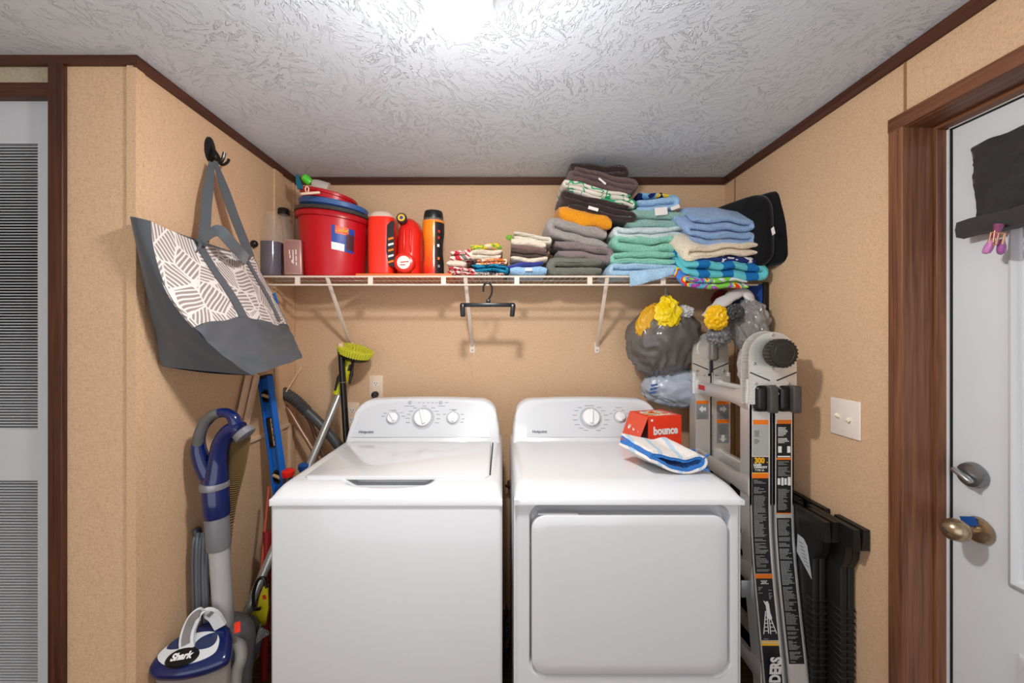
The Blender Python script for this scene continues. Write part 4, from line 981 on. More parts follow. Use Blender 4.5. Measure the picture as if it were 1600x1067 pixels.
# fragrance bottle with black cap
m, nt, b = newmat('bottle_gradient'); b.inputs['Roughness'].default_value = .15; vec = coords(nt); sx = N(nt, 'ShaderNodeSeparateXYZ'); nt.links.new(vec, sx.inputs[0])
nt.links.new(ramp(nt, math_(nt, 'MULTIPLY', sx.outputs[2], 5.0), [(.05, lin('#e5281c')), (.95, lin('#f08a1c'))]), b.inputs['Base Color'])
cx = P(675, 0, 1.80).x; ft = thing('scent_bottle', (cx, 1.84, TT), 'tall orange bottle with a black cap beside the red jugs', 'bottle', 'detergent bottles on the orange tray')
b_ = MB().lathe([(.040, 0), (.047, .006), (.048, .05), (.043, .09), (.044, .15), (.050, .20), (.050, jz(342)-TT)], (cx, 1.84, TT), (0, 0, 1), 32).build('body', m, ft)
MB().lathe([(.050, jz(343)-TT), (.052, jz(341)-TT), (.045, jz(338)-TT)], (cx, 1.84, TT), (0, 0, 1), 32).build('collar', CLP, ft)
MB().lathe([(.043, jz(341.5)-TT), (.046, jz(338)-TT), (.043, jz(329)-TT), (.040, jz(326)-TT), (.024, jz(327.5)-TT), (0, jz(328)-TT)], (cx, 1.84, TT), (0, 0, 1), 32).build('cap', mat('cap_black', '#17171a', .35), ft)
lb_ = MB()
def curvelab(u, v):
    a = math.radians(-72+62*u); z = TT+.004+(jz(346)-TT-.004)*v; t_ = (z-TT); r_ = (.0485 if t_ < .05 else .0485-.0045*_ss(.05, .10, t_)+.0065*_ss(.13, .2, t_))+.0014
    return V((cx+r_*math.cos(a), 1.84+r_*math.sin(a), z))
l_ = lb_.grid(curvelab, 10, 24, back=.0005, bdir=(0, 1, 0)).build('label', mat('label_black', '#1c1c1e'), ft)
for i, (v, m_) in enumerate(((.55, LWH), (.7, LRD), (.82, LRD), (.3, ORG), (.15, LGR))):
    p_ = curvelab(.3, v); MB().obox(p_+V((.001, -.0015, 0)), (.9, .6, 0), (-.6, .9, 0), (0, 0, 1), .010, .0006, .012, .0).build('label_mark', m_, l_)

# ---------------------------------------------------------------- plastic bags
def film(name, col, a, rough=.25): return mat(name, col, rough, alpha=a, spec=.7)
GB = film('grey_film', '#716c69', .70, .2); WB = film('white_film', '#d8d4d4', .88, .3); BB = film('blue_white_film', '#aeb6c4', .93, .3); YB_ = film('yellow_film', '#f2d20a', 1, .35)
def sack(name, c, rx, ry_, rz, seed, m, top=.55, amp=.06, fine=.03, lean=(0, 0), parent=None, sub=5, cr=.05, vf=2.6):
    mb = MB(); off = V((seed*5.1, seed*2.7, seed*9.3))
    def fn(d, p):
        k = 1
        if d.z > 0: k = 1-top*d.z**1.6
        ang = math.atan2(d.y, d.x)
        wv = math.sin(ang*6+d.z*3+4*noise.noise(d*2+off)); k += fine*(1-2*abs(wv))*max(.1, .25+abs(d.z))
        r1 = noise.noise(d*3+off); vd = noise.voronoi(d*vf+off+V((r1, r1, 0))*.3)[0]; k += amp*.8*r1+(cr*(vd[1]-vd[0]-.35) if cr < .3 else .12*(.35-vd[1]+vd[0]))-fine*(.4 if cr < .06 else 1.2)*abs(noise.noise(d*6+off))-(.55*abs(noise.noise(d*2.6+off)) if cr > .3 else 0)
        return V((p.x*k+lean[0]*d.z, p.y*k+lean[1]*d.z, p.z*(1+.5*(k-1))))
    mb.blob(c, rx, ry_, rz, seed, 0.0, 3, sub, fn); return mb.build(name, m, parent, angle=50)
b1 = sack('plastic_bag', P(1036, 523, 1.88), .17, .12, .205, 3, GB, top=.66, lean=(.012, -.02), amp=.12, fine=.085, cr=.02); tag(b1, 'dark grey plastic bag stuffed with yellow bags, hanging under the shelf', 'plastic bag', 'stuffed plastic bags under the shelf')
ko = P(1040, 470, 1.80)
MB().tube(smooth_pts([P(1040, 450, 1.75), P(1041, 456, 1.765), P(1043, 466, 1.80), P(1048, 480, 1.84)], 4), [.004, .005, .006, .007, .009, .011, .013, .016, .02, .024, .028, .032, .036][:13], 9).build('twisted_neck', GB, b1)
tag(sack('plastic_bag', P(1043, 488, 1.785), .056, .035, .078, 8, YB_, .0, .55, .05, cr=.55, vf=1.6), 'crumpled bright yellow bag poking out of the top of the dark grey bag', 'plastic bag', 'yellow plastic bags')
tag(sack('plastic_bag', P(1014, 500, 1.825), .055, .035, .085, 9, mat('amber_film', '#d9a21c', .4), .2, .1, .06, lean=(.03, 0)), 'amber yellow bag showing through the left side of the dark grey bag', 'plastic bag', 'yellow plastic bags')
tag(sack('plastic_bag', P(1068, 487, 1.81), .05, .03, .035, 10, WB, .2, .25, .05, cr=.5, vf=1.6), 'crumpled white bag in the top of the dark grey bag', 'plastic bag', 'white plastic bags')
b2 = sack('plastic_bag', V((1.052, 1.705, 1.455)), .072, .085, .125, 4, film('mid_grey_film', '#8d8a88', .9), top=.3, amp=.14, fine=.07, cr=.22, vf=2.2); tag(b2, 'light grey crumpled plastic bag by the wall, above the ladder', 'plastic bag', 'stuffed plastic bags under the shelf')
fl = MB()
def flap(u, v):
    a = P(1100+50*u, 492-36*u, 1.70); b = P(1112+78*u, 514-10*u, 1.64); p = a.lerp(b, v); p.y -= .03*math.sin(PI*v)+.008*math.sin(u*16+v*5); p.z += .01*noise.noise(p*14); return p
fl = MB().tube(smooth_pts([P(1098, 494, 1.68), P(1115, 482, 1.68), P(1140, 465, 1.70), P(1158, 456, 1.715), P(1170, 463, 1.70), P(1180, 486, 1.68)], 6), [.010, .012, .014, .015, .017, .018, .020, .022, .022, .024, .025, .026, .026, .028, .028, .028, .028, .028, .027, .026, .026, .026, .026, .026, .025, .024, .022, .02, .018, .016, .014][:31], 12, flat=.5)
for v in fl.bm.verts: v.co += V((0, 1, 1))*.008*noise.noise(v.co*35)
fl.build('white_handle_film', WB, b2, angle=60)
tag(sack('plastic_bag', P(1119, 496, 1.665), .052, .03, .055, 12, mat('yellow_film2', '#eebd12', .4), .0, .25, .05, cr=.55, vf=1.6), 'crumpled golden yellow bag beside the light grey bag', 'plastic bag', 'yellow plastic bags')
tag(sack('plastic_bag', P(1149, 488, 1.655), .036, .025, .042, 13, mat('black_film', '#3c3e3f', .3), .2, .25, .06, cr=.45, vf=1.7), 'small black crumpled bag between the golden bag and the wall', 'plastic bag', 'dark plastic bags')
tag(sack('plastic_bag', P(1124, 524, 1.70), .055, .035, .05, 14, film('smoke_film', '#77767a', .95), .1, .2, .06, cr=.4, vf=2), 'smoke grey crumpled bag just above the far ladder hinge', 'plastic bag', 'dark plastic bags')
tag(sack('plastic_bag', V((1.045, 1.70, 1.275)), .04, .05, .10, 15, WB, .2, .15, .08), 'white crumpled bag hanging low between the two ladder hinges', 'plastic bag', 'white plastic bags')
b3 = sack('plastic_bag', P(1056, 603, 1.91), .165, .09, .105, 6, BB, top=.25, amp=.10, fine=.05, cr=.03); tag(b3, 'bluish white plastic bag below the dark grey bag, behind the dryer', 'plastic bag', 'stuffed plastic bags under the shelf')
q = P(1019, 607, 1.835); pr = MB()
for k in range(3): pr.obox(q+V((.0+.004*k, -.004, -.018+k*.017)), (1, -.25, .25), (.25, 1, 0), (-.2, 0, 1), .030, .0012, .010)
pr.build('blue_print', mat('print_blue', '#3a5c8f', .5), b3, smooth=False)
bp = thing('blue_bag', (1.125, 1.82, 1.40), 'flat blue bag with black edging hanging against the wall under the shelf', 'bag')
MB().box(1.116, 1.134, 1.715, 1.95, 1.38, 1.625, .004).build('panel', cloth('blue_nylon', '#1d4c9f', .6, .2), bp); MB().box(1.114, 1.136, 1.705, 1.716, 1.37, 1.63, .003).build('edging', BLK, bp)
tag(sack('red_cloth', P(1128, 470, 1.93), .05, .035, .055, 17, cloth('dark_red', '#7d1522'), .0, .1, .03), 'dark red cloth under the shelf behind the bags', 'cloth')
# ---------------------------------------------------------------- tote bag
tote = thing('tote_bag', (XL+.08, 1.36, 1.28), 'large tote bag with white stripes on taupe and a grey base, hanging from a hook', 'bag')
TGY = cloth('tote_grey', '#565b60', .5, .25, 500, .06); TBS = mat('tote_base', '#565c62', .34, bmp=.15, bscale=18)
TST = m_tote()
def fX(t): return -.985+.17*t**1.8
def fz_(s, t): return (1.722+(1.272-1.722)*t)+(.0-.0*t)+s*(-.002+.04*t)
def fyn(t): return 1.119+.181*t**3.2
def fyf(t): return 1.60+.02*t+.085*math.sin(PI*t)
def front(s, t, d=0):
    y = fyn(t)+(fyf(t)-fyn(t))*s; x = fX(t)+d
    x += .030*math.sin(PI*s)*math.sin(PI*min(1, t*1.05))-.012*_ss(.6, 1, s)*(1-t)
    x += .006*noise.noise(V((s*5, t*4, 1)))
    z = fz_(s, t)-.018*math.sin(PI*s)*(1-t)**2
    return V((x, y, z))
def backp(s, t):
    yn = 1.122+(1.236-1.122)*t; y = yn+(1.61-yn)*s
    return V((-1.045-.006*t, y, 1.735+(1.306-1.735)*t-.01*s))
def tb_(s): return .66-.07*math.sin(PI*min(1, s*1.25))*(1 if s < .8 else 1)+.03*noise.noise(V((s*6, 2, 0)))
MB().grid(lambda u, v: front(u, v*tb_(u)), 40, 24, back=.004, bdir=(-1, 0, 0)).build('striped_panel', TST, tote, angle=70)
bs = MB()
bs.grid(lambda u, v: front(u, tb_(u)+(1-tb_(u))*v, .003+.012*noise.noise(V((u*5, v*4, 3)))+.006*abs(noise.noise(V((u*11, v*7, 9))))), 40, 18, back=.004, bdir=(-1, 0, 0))
bs.grid(lambda u, v: front(u, 1).lerp(backp(u, 1), v)+V((0, 0, -.006*math.sin(PI*v))), 40, 8)
bs.build('base', TBS, tote, angle=60)
nb = MB()
def endp(u, v, far=False):
    s = 1 if far else 0
    a, b = backp(s, v), front(s, v, .002); p = a.lerp(b, u); p.y += (-.012 if not far else .01)*math.sin(PI*u)*(1-v*.4)+.006*noise.noise(V((u*4, v*7, 5)))*v; return p
nb.grid(lambda u, v: endp(u, v*.70), 8, 24); nb.build('side_gusset', TGY, tote, angle=70)
MB().grid(lambda u, v: endp(u, .70+.30*v), 8, 10).build('base_end', TBS, tote, angle=70)
MB().grid(lambda u, v: endp(u, v, True), 8, 24).build('side_gusset', TGY, tote, angle=70)
MB().grid(backp, 16, 16).build('back_panel', TGY, tote, angle=70)
def fstrap(s0, s1, w_, t0=0.0):
    def f(u, v): 
        t = t0+(tb_(.5)+.03-t0)*v; s = s0+(s1-s0)*v; return front(s+(u-.5)*w_, t, .004)
    return MB().grid(f, 3, 20, back=.002, bdir=(-1, 0, 0))
fstrap(.36, .43, .075).build('webbing_band', TGY, tote, angle=70); fstrap(.86, .88, .06).build('webbing_band', TGY, tote, angle=70)
hk_p = PX(327, 234, XL)
HX = XL+.035
pa = front(.37, .02, .004)
A_ = smooth_pts([PX(318, 376, -1.0), PX(321, 350, -1.012), PX(323, 315, -1.02), PX(327, 285, -1.026), PX(331, 254, -1.032)], 8)
B_ = smooth_pts([PX(336, 252, -1.032), PX(349, 290, -1.02), PX(365, 335, -1.0), PX(382, 378, -.985), PX(391, 402, -.975)], 8)
wA = [.034-.014*_ss(.6, 1, i/(len(A_)-1)) for i in range(len(A_))]; wB = [.018+.022*_ss(0, .35, i/(len(B_)-1)) for i in range(len(B_))]
MB().strap(A_, (.35, .93, 0), wA, .003).build('handle', TGY, tote); MB().strap(B_, (.2, .9, .35), wB, .003).build('handle', TGY, tote)
D_ = smooth_pts([front(.30, .10, .003), front(.36, .005, .012), PX(340, 360, -.925), PX(360, 378, -.905), PX(378, 398, -.915), front(.86, .05, .004)], 8)
MB().strap(D_, (.25, .25, .95), .038, .003).build('handle', TGY, tote)
bt_ = PX(422, 452, -.905); bt_ = front(.985, .40, .006)
MB().obox(bt_, (0, .55, -1), (1, 0, 0), (0, 1, .55), .055, .002, .014).build('blue_brand_tag', mat('tag_blue', '#2067b0', .5), tote)['label'] = 'small blue tag sewn to the edge'
hk = thing('wall_hook', hk_p, 'black oval coat hook on the wall holding the tote bag', 'hook')
MB().lathe([(.030, 0), (.029, .006), (.022, .010), (0, .011)], hk_p, (1, 0, 0), 28, sx=1.55, sy=.85, ref=(0, 0, 1)).build('back_plate', BLK, hk)
MB().tube(smooth_pts([hk_p+V((.008, 0, .01)), hk_p+V((.03, 0, -.02)), hk_p+V((.04, 0, -.045)), hk_p+V((.05, 0, -.03)), hk_p+V((.055, 0, -.01))], 5), .006, 8).tube(smooth_pts([hk_p+V((.008, .01, -.02)), hk_p+V((.03, .02, -.045)), hk_p+V((.045, .028, -.035)), hk_p+V((.05, .032, -.02))], 5), .005, 8).build('prong', BLK, hk)

# ---------------------------------------------------------------- upright vacuum
BLU = mat('vacuum_blue', '#0b1d55', .16, coat=.5); VG = mat('vacuum_grey', '#77777a', .35); VS = mat('vacuum_silver', '#c6c6c8', .25, .35); VW = mat('vacuum_white', '#d9dadc', .3)
va = thing('upright_vacuum', (-.95, 1.3, 0), 'blue and silver upright vacuum cleaner standing against the wall left of the washer', 'vacuum cleaner')
def VP_(px, py, d=0): # wand leans back slightly: depth grows with height
    t = (965-py)/325.0; return P(px, py, 1.345-.02*t+d)
W_ = [VP_(347, 975), VP_(345, 900), VP_(341, 850), VP_(340, 845)]
MB().tube([VP_(351, 985), VP_(347, 930), VP_(342, 850)], .030, 24).build('wand', VS, va)
MB().tube([VP_(342, 856), VP_(341.5, 850), VP_(338.5, 806), VP_(338, 800)], [.034, .036, .036, .033], 24).build('coupler', VG, va)
MB().tube([VP_(338.5, 806), VP_(338, 800), VP_(336, 762), VP_(336, 758)], [.038, .040, .040, .036], 24).build('handle_socket', BLU, va)
MB().tube([VP_(336, 762), VP_(335.5, 756), VP_(335.5, 752)], [.0425, .0435, .041], 24).build('collar', mat('collar_grey', '#8b8b90', .3, .4), va)
h_ = smooth_pts([VP_(337, 756), VP_(339, 738), VP_(341, 715), VP_(346, 693), VP_(356, 677), VP_(368, 670), VP_(377, 672)], 7)
MB().tube(h_, [.037-.0095*_ss(0, .35, i/(len(h_)-1)) for i in range(len(h_))], 20).build('handle_pipe', BLU, va)
h2_ = smooth_pts([VP_(332, 752), VP_(320, 732), VP_(311, 706), VP_(311, 684), VP_(320, 663), VP_(336, 648), VP_(353, 645), VP_(365, 653), VP_(370, 667)], 7)
hl = MB().tube(h2_, [.028-.012*_ss(.1, .5, i/(len(h2_)-1))+.006*_ss(.75, 1, i/(len(h2_)-1)) for i in range(len(h2_))], 16).build('handle_loop', BLU, va)
h3 = smooth_pts([VP_(309, 694, -.006), VP_(311, 680, -.009), VP_(319, 661, -.008), VP_(332, 648.5, -.007), VP_(342, 645, -.004)], 6)
MB().tube(h3, .0165, 12).build('grip_pad', mat('grip_pad', '#5d5c5a', .5), hl)
MB().lathe([(.024, -.005), (.032, .0), (.034, .02), (.030, .022)], VP_(378, 674), (.75, 0, -.8), 24).build('hose_cuff', VG, va)
hp = smooth_pts([VP_(374, 682, .03), VP_(371, 710, .045), VP_(366, 740, .05), VP_(358, 775, .045), VP_(352, 815, .04), VP_(347, 870, .045), VP_(346, 930, .05)], 20)
MB().tube(hp, [.021+.0035*math.sin(i*PI/1.0*.999+PI*.5*(i % 2)) if False else (1.2 if i % 2 else .74)*(.029-.010*i/len(hp)) for i in range(len(hp))], 14).build('corrugated_hose', mat('hose_tan', '#7d6642', .4), va)
# cord and cord hook
MB().obox(P(309, 835, 1.345), (1, 0, .3), (0, 1, 0), (-.3, 0, 1), .022, .03, .05, .009, 3).build('cord_hook', mat('hook_grey', '#3f4145', .4), va)
CD = mat('cord_grey', '#5f646a', .4)
for k in range(5):
    x0 = 303+k*5.2; d_ = .006*(k % 2)
    MB().tube(smooth_pts([P(x0+2+(309-x0)*.3, 832, 1.34-d_), P(x0, 850, 1.33-d_), P(x0-1, 890, 1.332-d_), P(x0, 935, 1.335-d_), P(x0+2, 975, 1.34-d_)], 6), .0062, 8).build('power_cord', CD, va)
MB().tube(smooth_pts([P(330, 840, 1.42), P(332, 890, 1.42), P(335, 960, 1.41)], 6), .008, 8).build('dark_strap', BLK, va)
# lift-away canister
o0 = V((-.945, 1.265, .425)); nl = V((.05, -.60, 1)).normalized()
def LP(px, py, h=0): return PP(px, py, o0, nl)+nl*h
out = [(233, 1049), (235, 1038), (247, 1024), (263, 1011), (282, 997), (302, 983), (322, 972), (344, 971), (355, 978), (360, 990), (361, 1010), (358, 1026), (349, 1037), (328, 1047), (305, 1054), (280, 1059), (255, 1060), (240, 1058)]
pol = [LP(x, y) for x, y in out]; ctr_ = sum(pol, V())/len(pol); polS = smooth_pts(pol, 4, True)
def sc_poly(f, h): return [ctr_+(p-ctr_)*f+nl*h for p in polS]
can = MB().rings([sc_poly(.98, -.022), sc_poly(1.01, -.016), sc_poly(1.01, -.004), sc_poly(.97, .004), sc_poly(.85, .009), sc_poly(.5, .013), sc_poly(.1, .014)]).build('lid', BLU, va, angle=50)
cupm = mat('dust_cup', '#a39a92', .12, alpha=.75)
MB().rings([[ctr_+(p-ctr_)*f+V((.0, .02*d_/.3, -d_))+nl*-.02 for p in polS] for f, d_ in ((.96, 0), (.93, .05), (.90, .16), (.84, .30), (.80, .32))]).build('dust_cup', cupm, va, angle=50)
def onlid(x, y, e=0):
    q = LP(x, y); r = max((q-ctr_).length/.11, 0); return q+nl*(.0135-.008*min(1, r)**2+e)
wh = [(250, 1028), (262, 1015), (270, 1006), (276, 1014), (285, 1015), (297, 1012), (306, 1005), (318, 1010), (334, 1005), (341, 996), (341, 1010), (335, 1022), (322, 1032), (300, 1040), (275, 1044), (256, 1040)]
def lidpatch(name, poly, e, m):
    cx_ = sum(p[0] for p in poly)/len(poly); cy_ = sum(p[1] for p in poly)/len(poly)
    sp = [(q.x, q.y) for q in smooth_pts([V((x, y, 0)) for x, y in poly], 4, True)]
    MB().rings([[onlid(cx_+(x-cx_)*f, cy_+(y-cy_)*f, e+h) for x, y in sp] for f, h in ((1, -.004), (1, 0), (.75, .0004), (.5, .0006), (.25, .0007), (.05, .0007))]).build(name, m, can, angle=60)
lidpatch('white_panel', [(248, 1028), (262, 1013), (285, 1000), (310, 992), (335, 990), (344, 998), (343, 1012), (336, 1024), (318, 1034), (295, 1041), (272, 1044), (256, 1040)], .003, VW)
lidpatch('blue_window', [(304, 1017), (313, 1003), (329, 994), (341, 992), (341, 1003), (333, 1013), (318, 1018)], .0045, mat('window_blue', '#1d3157', .1, coat=.6))
lidpatch('blue_window', [(263, 1015), (275, 1003), (291, 996), (290, 1006), (284, 1016), (270, 1018)], .0045, MATS['window_blue'])
bc = onlid(288, 1031, .004); rt_ = (LP(310, 1024)-LP(264, 1032)).normalized(); upv = nl.cross(rt_)
bd = MB().lathe([(.0005, .006), (.030, .005), (.034, .0)], bc, nl, 36, sx=1.36, sy=.78, ref=rt_).build('badge', mat('badge_black', '#101114', .25), can)
text('Shark', .026, bc+nl*.0075, rt_, upv, LWH, bd, bold=.0012, sx=.95, shear=.15)
ah = smooth_pts([onlid(296, 1018, 0), onlid(297, 1006, .014), LP(303, 992, .040), LP(315, 980, .062), LP(328, 973, .066), LP(341, 973, .050), LP(347, 982, .014)], 8)
hw_ = rt_
MB().strap(ah, hw_, [.040-.006*i/len(ah) for i in range(len(ah))], .012).build('carry_handle', VW, can)
MB().strap([p+nl*.0065-V((0, .003, 0)) for p in ah[4:-8]], hw_, .022, .003).build('handle_insert', mat('insert_taupe', '#807a75', .5), can)
# motor neck
nk = P(372, 985, 1.36)
MB().tube(smooth_pts([P(352, 968, 1.40), P(366, 985, 1.37), P(372, 1010, 1.36), P(368, 1067, 1.36), P(366, 1120, 1.36)], 5), [.030, .034, .04, .045, .05, .054, .056, .056, .056, .054, .052, .05, .05, .05, .05, .05, .05, .05, .05, .05, .05], 20).build('neck', VG, va)
MB().obox(P(371, 980, 1.285), (.9, 0, .35), (-.1, .8, -.6), (-.35, .5, .8), .022, .006, .030, .002).build('red_button', mat('button_red', '#f03a22', .35), va)
MB().tube(smooth_pts([P(364, 1004, 1.31), P(375, 1010, 1.30), P(377, 1028, 1.29), P(370, 1050, 1.29), P(366, 1090, 1.29)], 5), .018, 16).build('clear_duct', mat('duct_clear', '#b9b5ae', .15, alpha=.6), va)
MB().tube(smooth_pts([P(385, 975, 1.40), P(395, 990, 1.42), P(393, 1010, 1.42), P(382, 1035, 1.42)], 5), .03, 16).build('side_duct', mat('duct_grey', '#55565a', .35), va)
MB().box(-1.02, -.80, 1.15, 1.30, .0, .07, .02, 3).build('floor_head', mat('head_dark', '#26272c', .35), va)
MB().box(-.99, -.83, 1.2, 1.32, .06, .16, .02, 3).build('floor_neck', VG, va)

# ---------------------------------------------------------------- things leaning in the corner, left of the washer
# spirit level
lvl = thing('spirit_level', P(430, 700, 1.72), 'blue spirit level leaning in the corner left of the washer', 'spirit level')
la = P(414, 589, 1.735); lb2 = P(451, 860, 1.655); ax = (la-lb2).normalized(); ex = V((1, -.35, 0)); ex = (ex-ax*ex.dot(ax)).normalized(); ey = ax.cross(ex)
LB = mat('level_blue', '#1161b8', .35); LBD = mat('level_dark_blue', '#0c3f86', .4)
def LV(t, e=0, d=0): return la.lerp(lb2, t)+ex*e-ey*d*(1 if (-ey).y < 0 else -1)
L_ = (la-lb2).length*1.55; cl_ = la-ax*L_/2
fb = MB()
sg = -1 if (-ey).y < 0 else 1
fn_ = ey*sg                       # towards the camera
for e in (-.026, .026): fb.obox(cl_+ex*e, ax, ex, fn_, L_, .012, .026, .002)
def web(a, b): fb.obox(la-ax*(a+b)/2, ax, ex, fn_, b-a, .05, .012)
web(.005, .058); web(.108, .165); 
web(.165, .178); web(.30, .40); web(.45, .70); web(.80, L_-.01)
for a, b in ((.178, .30),):
    for e in (-.021, .021): fb.obox(la-ax*(a+b)/2+ex*e, ax, ex, fn_, b-a, .010, .014)
fb.build('body', LB, lvl, smooth=False)
for a in (.083, .425):
    c = la-ax*a
    hx = [c+(ex*math.cos(PI/3*k+PI/6)+ax*math.sin(PI/3*k+PI/6))*.030 for k in range(6)]
    v_ = MB().rings([[p-fn_*.008 for p in hx], [p+fn_*.010 for p in hx], [c+(p-c)*.72+fn_*.012 for p in hx], [c+(p-c)*.72+fn_*.002 for p in hx]]).build('vial_block', BLK, lvl, smooth=False)
    MB().tube([c-ex*.018+ax*.008+fn_*.006, c+ex*.018-ax*.008+fn_*.006], .0075, 12).build('vial', mat('vial_amber', '#c9a778', .15), v_)
MB().obox(la-ax*.239, ax, ex, fn_, .124, .034, .004).build('hand_slot_shadow', BLK, lvl) if False else None
hs = MB()
for e in (-.0155, .0155): hs.obox(la-ax*.239+ex*e, ax, ex, fn_, .126, .004, .018, .001)
for a in (.178, .300): hs.obox(la-ax*a, ax, ex, fn_, .005, .034, .018, .001)
for k in range(5): hs.obox(la-ax*(.2+k*.018)+ex*.0125, ax, ex, fn_, .009, .006, .018, .002)
hs.build('hand_grip', BLK, lvl)
MB().obox(la+ax*.002, ax, ex, fn_, .012, .062, .028, .003).build('end_cap', mat('cap_dark', '#20242b', .5), lvl)
# cream strips
for k, (xa, xb, lab) in enumerate(((389, 340, 'cream wooden strip leaning on the wall behind the vacuum, left one'), (402, 350, 'cream wooden strip beside the blue spirit level, right one'))):
    a = PX(xa, 585, XL+.016+k*.012); b = PX(xb, 812, XL+.016+k*.012); d = (a-b).normalized(); b2 = b-d*(b.z/d.z)*.97
    s = V((0, 1, 0)); s = (s-d*s.dot(d)).normalized(); nn = d.cross(s)
    tag(MB().obox((a+b2)/2, s, nn, d, .034, .008, (a-b2).length, .0015).build('wooden_strip', CREAM), lab, 'wooden strip', 'cream wooden strips')
# washer drain hose + copper tubes
hp = smooth_pts([P(425, 606, 1.97), P(438, 611, 1.96), P(460, 624, 1.95), P(480, 643, 1.95)], 14)
hs = thing('drain_hose', P(480, 640, 1.95), 'grey ribbed drain hose curving behind the washer', 'hose')
MB().tube(hp, [.029 if i % 2 else .023 for i in range(len(hp))], 14).build('ribbed_end', mat('hose_grey', '#4c4b4a', .45), hs)
MB().tube(smooth_pts([P(478, 641, 1.95), P(500, 662, 1.95), P(524, 690, 1.95), P(545, 720, 1.97), P(560, 800, 1.98), P(565, 1000, 1.98)], 8), .0235, 14).build('smooth_hose', mat('hose_grey2', '#4a4a4b', .4), hs)
COP = mat('water_line', '#a07b62', .35, .4)
tag(MB().tube(smooth_pts([P(426, 612, 1.985), P(436, 622, 1.98), P(452, 642, 1.97), P(470, 672, 1.96), P(490, 705, 1.95), P(505, 740, 1.95), P(512, 900, 1.97)], 8), .0105, 10).build('water_hose', COP), 'brown water hose curving down from the left, below the drain hose', 'hose', 'brown water hoses behind the washer')
tag(MB().tube(smooth_pts([P(476, 646, 2.0), P(486, 662, 2.0), P(494, 685, 1.99), P(505, 712, 1.98), P(515, 760, 1.98), P(520, 900, 1.98)], 8), .0095, 10).build('water_hose', mat('water_line_dark', '#7a5b48', .35, .4)), 'darker brown water hose behind the silver brush pole', 'hose', 'brown water hoses behind the washer')
rd = PX(470, 575, XL+.03)
tag(MB().tube([P(447, 612, 1.93), P(471, 574, 2.03)], .003, 6).build('thin_rod', CREAM), 'thin cream rod crossing above the ribbed hose', 'rod')
# scrub brush on a pole
sbx = thing('scrub_brush', P(545, 560, 1.9), 'scrub brush with a yellow-green round head on a silver pole, leaning behind the washer', 'brush')
YG = mat('brush_yellow', '#c9c417', .4); pa_ = P(531, 615, 1.915); pb_ = P(480, 735, 1.74)
dd_ = (pb_-pa_).normalized(); MB().tube([pa_, pa_-dd_*((pa_.z-.03)/dd_.z)], .0165, 18).build('pole', m_brushed('pole_alu', '#bcb9b4', 'Z', .3), sbx)
MB().tube([P(526, 616, 1.912), P(531, 606, 1.915), P(545, 566, 1.92), P(546, 562, 1.92)], [.020, .024, .026, .022], 16).build('collar', YG, sbx)
MB().tube([P(524, 610, 1.895), P(530, 590, 1.90), P(533, 582, 1.905)], [.006, .011, .006], 10).tube([P(546, 600, 1.895), P(549, 585, 1.9), P(551, 576, 1.905)], [.004, .009, .005], 10).build('latch', BLK, sbx)
MB().tube([P(544, 578, 1.92), P(546, 569, 1.92), P(547, 556, 1.92)], [.024, .0235, .018], 16).build('neck', BLK, sbx)
hc = P(553, 556, 1.92); hax = V((.33, -.14, 1)).normalized()
hd = MB().lathe([(.012, -.03), (.05, -.018), (.076, -.002), (.078, .006), (.02, .010)], hc, hax, 36).build('head', BLK, sbx)
br = MB(); random.seed(3); u_ = hax.orthogonal().normalized(); v_ = hax.cross(u_)
for ring, nb_ in ((.072, 40), (.060, 32), (.045, 24), (.028, 14)):
    for k in range(nb_):
        a = 2*PI*k/nb_; d = u_*math.cos(a)+v_*math.sin(a); p = hc+d*ring+hax*.004; br.tube([p, p+hax*.034+d*.010], [.0052, .0058], 6)
br.build('bristles', mat('bristle_yellow', '#d0cd36', .6), hd)
# broom handle
bh = thing('broom_handle', P(535, 560, 1.86), 'black stick with a pale tip leaning behind the washer, in front of the scrub brush', 'broom handle')
a, b = P(532.5, 545, 1.875), P(541, 680, 1.865); d = (b-a).normalized()
MB().tube([a, a+d*1.2], .0145, 16).build('stick', mat('stick_black', '#151211', .2), bh); MB().tube([a-d*.028, a-d*.026, a+d*.004], [.008, .0135, .0135], 16).build('tip', mat('tip_peach', '#e0b79a', .4), bh)
MB().tube([a+d*.155, a+d*.158], .0152, 16).build('joint_ring', mat('joint_olive', '#6d6a4e', .5), bh)
# red and blue caps
for nm, px, py, Y, cc_, lab in (('capped_bottle', 450, 737, 1.62, '#e0231c', 'bottle with a red cap standing between the spirit level and the washer'), ('capped_bottle', 475, 727, 1.74, '#1f4f8f', 'bottle with a blue cap just behind the washer edge')):
    c = P(px, py, Y); t = thing('capped_bottle', (c.x, c.y, 0), lab, 'bottle', 'capped bottles left of the washer')
    MB().lathe([(.020, -.02), (.024, -.012), (.024, .004), (.018, .009), (0, .010)], c, (.1, -.1, 1), 24).build('cap', mat('cap_'+cc_[1:], cc_, .3), t)
    MB().lathe([(.040, -c.z), (.042, -c.z+.01), (.042, -.12), (.018, -.06), (.018, -.018), (0, -.018)], c, (0, 0, 1), 24).build('body', mat('bottle_dark', '#2b2a2c', .3), t)
